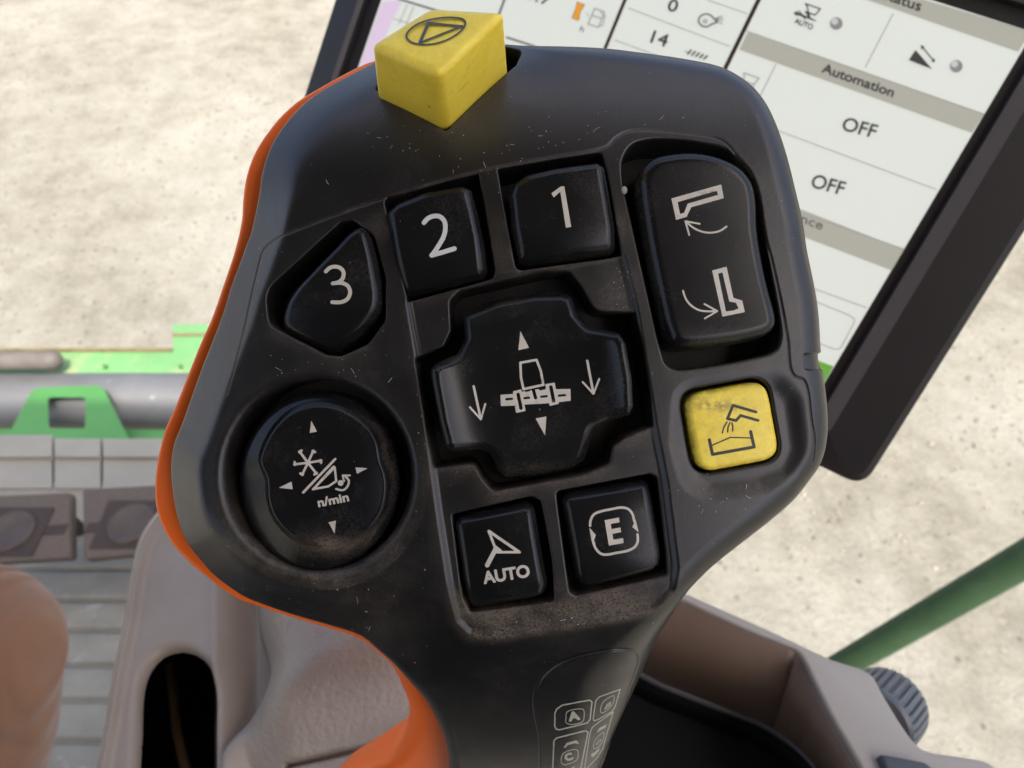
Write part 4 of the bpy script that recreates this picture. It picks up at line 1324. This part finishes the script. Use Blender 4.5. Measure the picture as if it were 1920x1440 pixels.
symbol(rd, [S(Z5_(990, 902, 1195, 688), 4.6), S(Z5_(1052, 882, 1192, 742, 1202, 830, 1150, 864), 4.0, True), S(Z5_(1055, 882, 1185, 738), 4.6), S(Z5_(1202, 880, 1245, 888, 1275, 862, 1282, 825, 1255, 795), 4.0, curve=True), S(Z5_(1252, 830, 1243, 793, 1290, 793), 3.4), Pg(disc(Z5_(1230, 842)[0], 5.4))], z_rd, M_PRINT)
symbol(rd, [T_('n/min', Z5_(1090, 995)[0], Z5_(1283, 957)[0], 16.5, 0.9)], z_rd, M_PRINT, 'lettering')

# AUTO key and E key ------------------------------------------------------------
z_au = lambda u, v: z_base(u, v) + 0.55 - 0.5 * (np.clip(np.abs(v - 1035) - 40, 0, 60) / 40)**2 - .15 * ((u - 940) / 60)**2
au, _ = button('steering_button', rounded([(853, 978), (862, 965), (985, 938), (1001, 944), (1010, 1000), (1026, 1092), (1020, 1110), (1000, 1118), (892, 1136), (878, 1126), (864, 1050)], [8, 8, 12, 12, 20, 10, 10, 10, 10, 10, 20]), z_au, 17, 1.9, depth=7, dust=edge_dust(.35), label='square black key marked AUTO below a steering symbol')
Z6 = Z(780, 820, 3.4286)
symbol(au, [S(Z6(468, 603, 512, 718), 5.0), S(Z6(470, 604, 665, 738), 5.4), S(Z6(515, 712, 458, 822), 8.5), S(Z6(520, 738, 665, 738), 4.6), Pg(Z6(500, 690, 545, 718, 560, 738, 520, 745))], z_au, M_PRINT)
symbol(au, [T_('AUTO', Z6(440, 940)[0], Z6(732, 893)[0], 23.0, 1.2)], z_au, M_PRINT, 'lettering')
z_e = lambda u, v: z_base(u, v) + 0.75 - 0.5 * (np.clip(np.abs(v - 1000) - 40, 0, 60) / 40)**2 - .15 * ((u - 1150) / 60)**2
eb, _ = button('memory_button', rounded([(1052, 938), (1060, 922), (1200, 896), (1213, 902), (1222, 945), (1237, 1035), (1235, 1056), (1220, 1068), (1105, 1098), (1088, 1095), (1078, 1078), (1064, 1000)], [10, 10, 12, 12, 20, 20, 10, 10, 12, 10, 10, 20]), z_e, 17, 1.9, depth=7, dust=edge_dust(.3), label='square black key marked with a letter E in a rounded frame')
symbol(eb, [S(Z6(1119, 568, 1122, 535, 1142, 497, 1180, 478, 1250, 463, 1320, 451, 1362, 460, 1390, 490, 1403, 540), 4.6, curve=True), S(Z6(1141, 672, 1152, 708, 1180, 742, 1215, 754, 1290, 742, 1365, 727, 1405, 705, 1425, 670, 1424, 624), 4.6, curve=True),
            Pg(Z6(1113, 578, 1156, 628, 1134, 688)), Pg(Z6(1412, 530, 1432, 612, 1391, 576))], z_e, M_PRINT)
symbol(eb, [Pg(Z6(1212, 533, 1305, 515, 1309, 546, 1251, 557, 1257, 590, 1314, 579, 1319, 609, 1262, 620, 1269, 658, 1331, 647, 1335, 679, 1240, 696))], z_e, M_PRINT, 'lettering')

# yellow unloading key -----------------------------------------------------------
z_dp = lambda u, v: z_base(u, v) + 0.35 - .25 * (((u - 1367) / 80)**4 + ((v - 800) / 80)**4)
dp, _ = button('unload_button', rounded([(1277, 741), (1433, 711), (1460, 858), (1305, 887)], 36, 10), z_dp, 13, 1.2, depth=6, mat=M_YELLOW, dust=lambda u, v, d: np.clip(.8 * np.exp(-d / 3.5) + .75 * np.exp(-((u - 1343)**2 / 40.0**2 + (v - 760)**2 / 11.0**2)) + .15, 0, 1), label='rounded yellow key with black unloading symbol')
Z7 = Z(1160, 620, 4.0)
symbol(dp, [S(Z7(1030, 610, 858, 560, 816, 660, 880, 674, 915, 636, 1045, 673), 5.2)], z_dp, M_PRINTK)
symbol(dp, [S(Z7(812, 685, 790, 722, 777, 768), 2.6), S(Z7(834, 690, 820, 725, 817, 760), 2.6), S(Z7(850, 692, 856, 722, 855, 752), 2.6)], z_dp, M_PRINTK)
symbol(dp, [S(Z7(680, 818, 704, 928, 1016, 872, 990, 757), 5.8), S(Z7(700, 860, 838, 800, 1000, 805), 2.4)], z_dp, M_PRINTK)

# protruding yellow stop button ----------------------------------------------------
def px3(px, py, z):
    s = (D - z) / F
    return Vector(((px - CX) * s, -(py - CY) * s, z)) / 1000.0
tops = [(690, 84, 13.6), (822, 145, 15.6), (951, 18, 13.4), (806, 14, 11.8)]
bases = [(702, 181, -2.4), (836, 247, -1.2), (958, 127, -2.6), (826, 70, -3.4)]
tv = [px3(*p) for p in tops]; bv = [px3(*p) for p in bases]
dn = [b2 + (b2 - t_).normalized() * 0.006 for t_, b2 in zip(tv, bv)]
bm = bmesh.new()
rows_ = []
for s_ in (0.0, 0.66, 1.0):
    rows_.append([bm.verts.new(t_ * (1 - s_) + d_ * s_) for t_, d_ in zip(tv, dn)])
for a_, b_ in zip(rows_, rows_[1:]):
    for k in range(4):
        bm.faces.new((a_[k], b_[k], b_[(k + 1) % 4], a_[(k + 1) % 4]))
bm.faces.new(rows_[0]); bm.faces.new(rows_[-1][::-1])
bmesh.ops.recalc_face_normals(bm, faces=bm.faces)
me = bpy.data.meshes.new('stop_button'); bm.to_mesh(me)
at = me.attributes.new('dust', 'FLOAT', 'POINT')
at.data.foreach_set('value', [0.12] * 4 + [0.02] * 4 + [1.3] * 4)
bm.free()
sb = link('stop_button', me, M_YELLOW, joy, 'raised yellow stop button with a triangle in a ring')
bevel(sb, 0.00125, 6, 30)
PT0, PTN = tv[1], (tv[0] - tv[1]).cross(tv[2] - tv[1]).normalized()
if PTN.z < 0: PTN = -PTN
def mapstop(off):
    def f(x, y):
        d_ = np.stack([(x - CX) / F, -(y - CY) / F, -np.ones_like(x)], 1)
        o_ = np.array([0, 0, D / 1000])
        p0_ = np.array(PT0 + PTN * off)
        t_ = ((p0_ - o_) @ np.array(PTN)) / (d_ @ np.array(PTN))
        return o_ + d_ * t_[:, None]
    return f
Z9 = Z(440, 0, 3.4286)
# outer and inner edge of the ring, so the line thickens with the tilt
f_, bb_ = prim_sdf([S(Z9(1104, 232, 1118, 200, 1170, 158, 1250, 128, 1345, 113, 1420, 113, 1470, 124, 1484, 146, 1470, 182, 1420, 226, 1345, 264, 1262, 284, 1185, 284, 1125, 264), 3.4, True, True),
                    S(Z9(1242, 148, 1462, 168), 4.4), S(Z9(1462, 168, 1195, 274), 4.2), S(Z9(1246, 148, 1192, 272), 5.6)])
link_o = solid('symbol', f_, bb_, 0.9, mapstop(0.00004), mapstop(-0.0001), M_PRINTD, sb)

# printed memory labels on the grip ---------------------------------------------------
ZG = Z(900, 1170, 4.8)
zg = lambda u, v: z_shell(u, v)
lp = solid  # alias
def gsym(prims, name='symbol', label=None): return symbol(shell_obj, prims, zg, M_PRINTG, name, lift=0.03, step=0.9, label=label)
shell_obj = [o for o in joy.children if o.name.startswith('handle_shell')][0]
gsym([S(ZG(675, 800, 690, 765, 740, 730, 985, 685, 1008, 700, 990, 860, 965, 890, 715, 952, 685, 945, 672, 915), 2.4, True, False)], 'frame')
gsym([S(ZG(1042, 690, 1075, 655, 1262, 588, 1215, 745, 1185, 790, 1060, 860, 1025, 872, 1018, 850), 1.9, True)], 'frame')
gsym([S(ZG(650, 1420, 665, 1050, 690, 1025, 950, 960, 972, 975, 905, 1310, 880, 1420), 2.4)], 'frame')
gsym([S(ZG(925, 1400, 990, 980, 1010, 930, 1075, 880, 1198, 792, 1105, 1120, 1060, 1195, 950, 1310, 925, 1400), 1.7)], 'frame')
gsym([S(ZG(775, 810, 790, 785, 920, 765, 935, 780, 930, 865, 905, 888, 795, 900, 772, 880, 775, 845), 1.5, True, True)], 'frame')
gsym([T_('A', ZG(806, 872)[0], ZG(896, 855)[0], 16, 1.5)], 'lettering')
gsym([S(ZG(1092, 735, 1115, 695, 1205, 645, 1202, 695, 1180, 740, 1100, 800, 1085, 790), 1.3, True, True)], 'frame')
gsym([T_('B', ZG(1118, 772)[0], ZG(1170, 738)[0], 12, 0.25, (0.45, -1))], 'lettering')
gsym([S(ZG(735, 1195, 755, 1160, 860, 1130, 882, 1145, 875, 1215, 845, 1240, 755, 1265, 732, 1245), 1.5, True, True)], 'frame')
gsym([T_('C', ZG(775, 1232)[0], ZG(835, 1215)[0], 13, 1.2)], 'lettering')
gsym([Pg(ZG(750, 1115, 778, 1070, 870, 1045, 893, 1080, 855, 1072, 790, 1090, 770, 1112))], 'arrow')
gsym([Pg(ZG(820, 1300, 850, 1275, 848, 1300))], 'arrow')
gsym([S(ZG(1022, 1085, 1050, 1025, 1112, 975, 1108, 1040, 1065, 1105, 1025, 1120), 1.3, True, True)], 'frame')
gsym([T_('D', ZG(1040, 1092)[0], ZG(1078, 1068)[0], 10, .2, (0.45, -1))], 'lettering')
gsym([Pg(ZG(1045, 985, 1075, 935, 1138, 900, 1130, 930, 1085, 955))], 'arrow')
gsym([Pg(ZG(1000, 1190, 1000, 1168, 1040, 1150, 1078, 1108, 1070, 1140, 1030, 1185, 1010, 1200))], 'arrow')

# lint and dust on the shell ------------------------------------------------------------
def lint():
    V, Fc = [], []
    def ribbon(pts, w, z):
        U = conv(pts, z_shell)
        zz = z_shell(U[:, 0], U[:, 1]) + z
        P3 = to3(U[:, 0], U[:, 1], zz)
        for i in range(len(pts)):
            t_ = U[min(i + 1, len(U) - 1)] - U[max(i - 1, 0)]
            n = np.array([-t_[1], t_[0]]) / max(1e-6, np.hypot(*t_))
            off = np.array([n[0], -n[1], 0]) * w * K / 2000
            V.append(P3[i] + off); V.append(P3[i] - off)
        b0 = len(V) - 2 * len(pts)
        for i in range(len(pts) - 1):
            Fc.append((b0 + 2 * i, b0 + 2 * i + 1, b0 + 2 * i + 3, b0 + 2 * i + 2))
    zones = [((600, 210, 1380, 400), 46), ((1150, 480, 1190, 600), 22), ((470, 660, 760, 720), 16), ((780, 640, 800, 900), 10), ((420, 1090, 760, 1180), 26), ((880, 1150, 1230, 1185), 10), ((1240, 900, 1420, 960), 16), ((700, 240, 1120, 310), 26), ((1420, 300, 1500, 640), 12)]
    for (x0, y0, x1, y1), n in zones:
        for _ in range(n):
            x, y = rng.uniform(x0, x1), rng.uniform(y0, y1)
            a_ = rng.uniform(0, 6.28)
            if rng.random() < 0.86:
                L_ = rng.uniform(0.8, 2.0)
                w = rng.uniform(0.7, 1.6)
            else:
                L_ = rng.uniform(6, 17)
                w = rng.uniform(.45, .8)
            c_ = rng.uniform(-.6, .6)
            pts = [(x + L_ * (t_ - .5) * math.cos(a_ + c_ * t_), y + L_ * (t_ - .5) * math.sin(a_ + c_ * t_)) for t_ in (0, .25, .5, .75, 1)]
            U = conv([(x, y)], 0.0)
            if max(float(-sd_poly(U[:, 0], U[:, 1], P)[0]) for P, _, _ in POCKF.values()) > -6: continue
            ribbon(pts, w, 0.05)
    me_ = mesh_py('lint', V, Fc, False)
    o_ = link('lint', me_, simple('lint_white', (.50, .46, .40), .9), joy)
    o_['kind'] = 'stuff'
    o_['label'] = 'pale lint and dust specks lying on the black shell'
lint()
# the small pale plastic pip between key 1 and the rocker
U = conv([(1172, 354)], 0.5)
pc = to3(U[:, 0], U[:, 1], z_shell(U[:, 0], U[:, 1]))[0]
bm = bmesh.new()
bmesh.ops.create_icosphere(bm, subdivisions=3, radius=0.00055, matrix=Matrix.Translation(Vector(pc)) @ Matrix.Diagonal((.8, 1.0, .6, 1)))
me = bpy.data.meshes.new('pip'); bm.to_mesh(me); bm.free()
me.polygons.foreach_set('use_smooth', [True] * len(me.polygons))
link('pip', me, simple('pip_beige', (.42, .34, .27), .6), joy)

# ==================================================================================================
# THE DRIVER'S KNEE
# ==================================================================================================
KN = campt(-80, 1236, 0.50)
M_SKIN = simple('skin', (.45, .27, .19), .5)
def trouser_mat():
    m, t, b = new_mat('tan_cloth')
    q = NB(t); v = q.coord()
    col = q.mix(q.noise(v, 40, 4), (0.20, 0.095, 0.048), (0.24, 0.115, 0.058))
    t.links.new(col, b.inputs['Base Color'])
    b.inputs['Roughness'].default_value = 0.8
    b.inputs['Sheen Weight'].default_value = 0.2
    nb = q.bump(q.noise(v, 1200, 2), .3, .0004)
    nb = q.bump(q.noise(q.coord((45, 9, 9), rot=(0, 0, .55)), 1, 2, .4), 0.9, .024, nb)
    t.links.new(nb, b.inputs['Normal'])
    return m
def limb(name, scale, mat, parent, extra):
    bm = bmesh.new()
    hips = [(KN + Vector((0, 0, 0)), .068), (KN + Vector((-.035, -.05, 0)), .066), (KN + Vector((-.10, -.13, -.002)), .070), (KN + Vector((-.18, -.27, -.01)), .080), (KN + Vector((-.26, -.42, -.02)), .09)]
    shin = [(KN + Vector((0, 0, 0)), .066), (KN + Vector((-.02, -.03, -.08)), .056), (KN + Vector((-.07, -.08, -.18)), .052), (KN + Vector((-.12, -.13, -.275 - extra)), .042)]
    for chain in (hips, shin):
        for (p, r0), (q_, r1) in zip(chain, chain[1:]):
            N = 6
            for k in range(N + 1):
                t_ = k / N
                c = p.lerp(q_, t_) - KN
                bmesh.ops.create_icosphere(bm, subdivisions=3, radius=(r0 + (r1 - r0) * t_) * scale, matrix=Matrix.Translation(c))
    me = bpy.data.meshes.new(name); bm.to_mesh(me); bm.free()
    o_ = link(name, me, mat, parent)
    m_ = o_.modifiers.new('remesh', 'REMESH'); m_.mode = 'VOXEL'; m_.voxel_size = .005; m_.use_smooth_shade = True
    m_ = o_.modifiers.new('smooth', 'SMOOTH'); m_.factor = .5; m_.iterations = 14
    return o_
per = limb('person', .88, M_SKIN, None, .0)
per.location = KN
tag(per, 'person seated at the lower left, one bent knee in tan trousers', 'person')
limb('trousers', 1.0, trouser_mat(), per, -.01)
an = KN + Vector((-.12, -.13, -.275))
tube('shoe', [an + Vector((0, -.06, -.0)), an + Vector((0, -.04, 0.0)), an + Vector((0, .01, .0)), an + Vector((0, .06, -.008)), an + Vector((0, .10, -.014)), an + Vector((0, .115, -.016))], [.02, .036, .040, .036, .026, .008], simple('shoe_brown', (.07, .045, .03), .5), per, 24, root=KN)
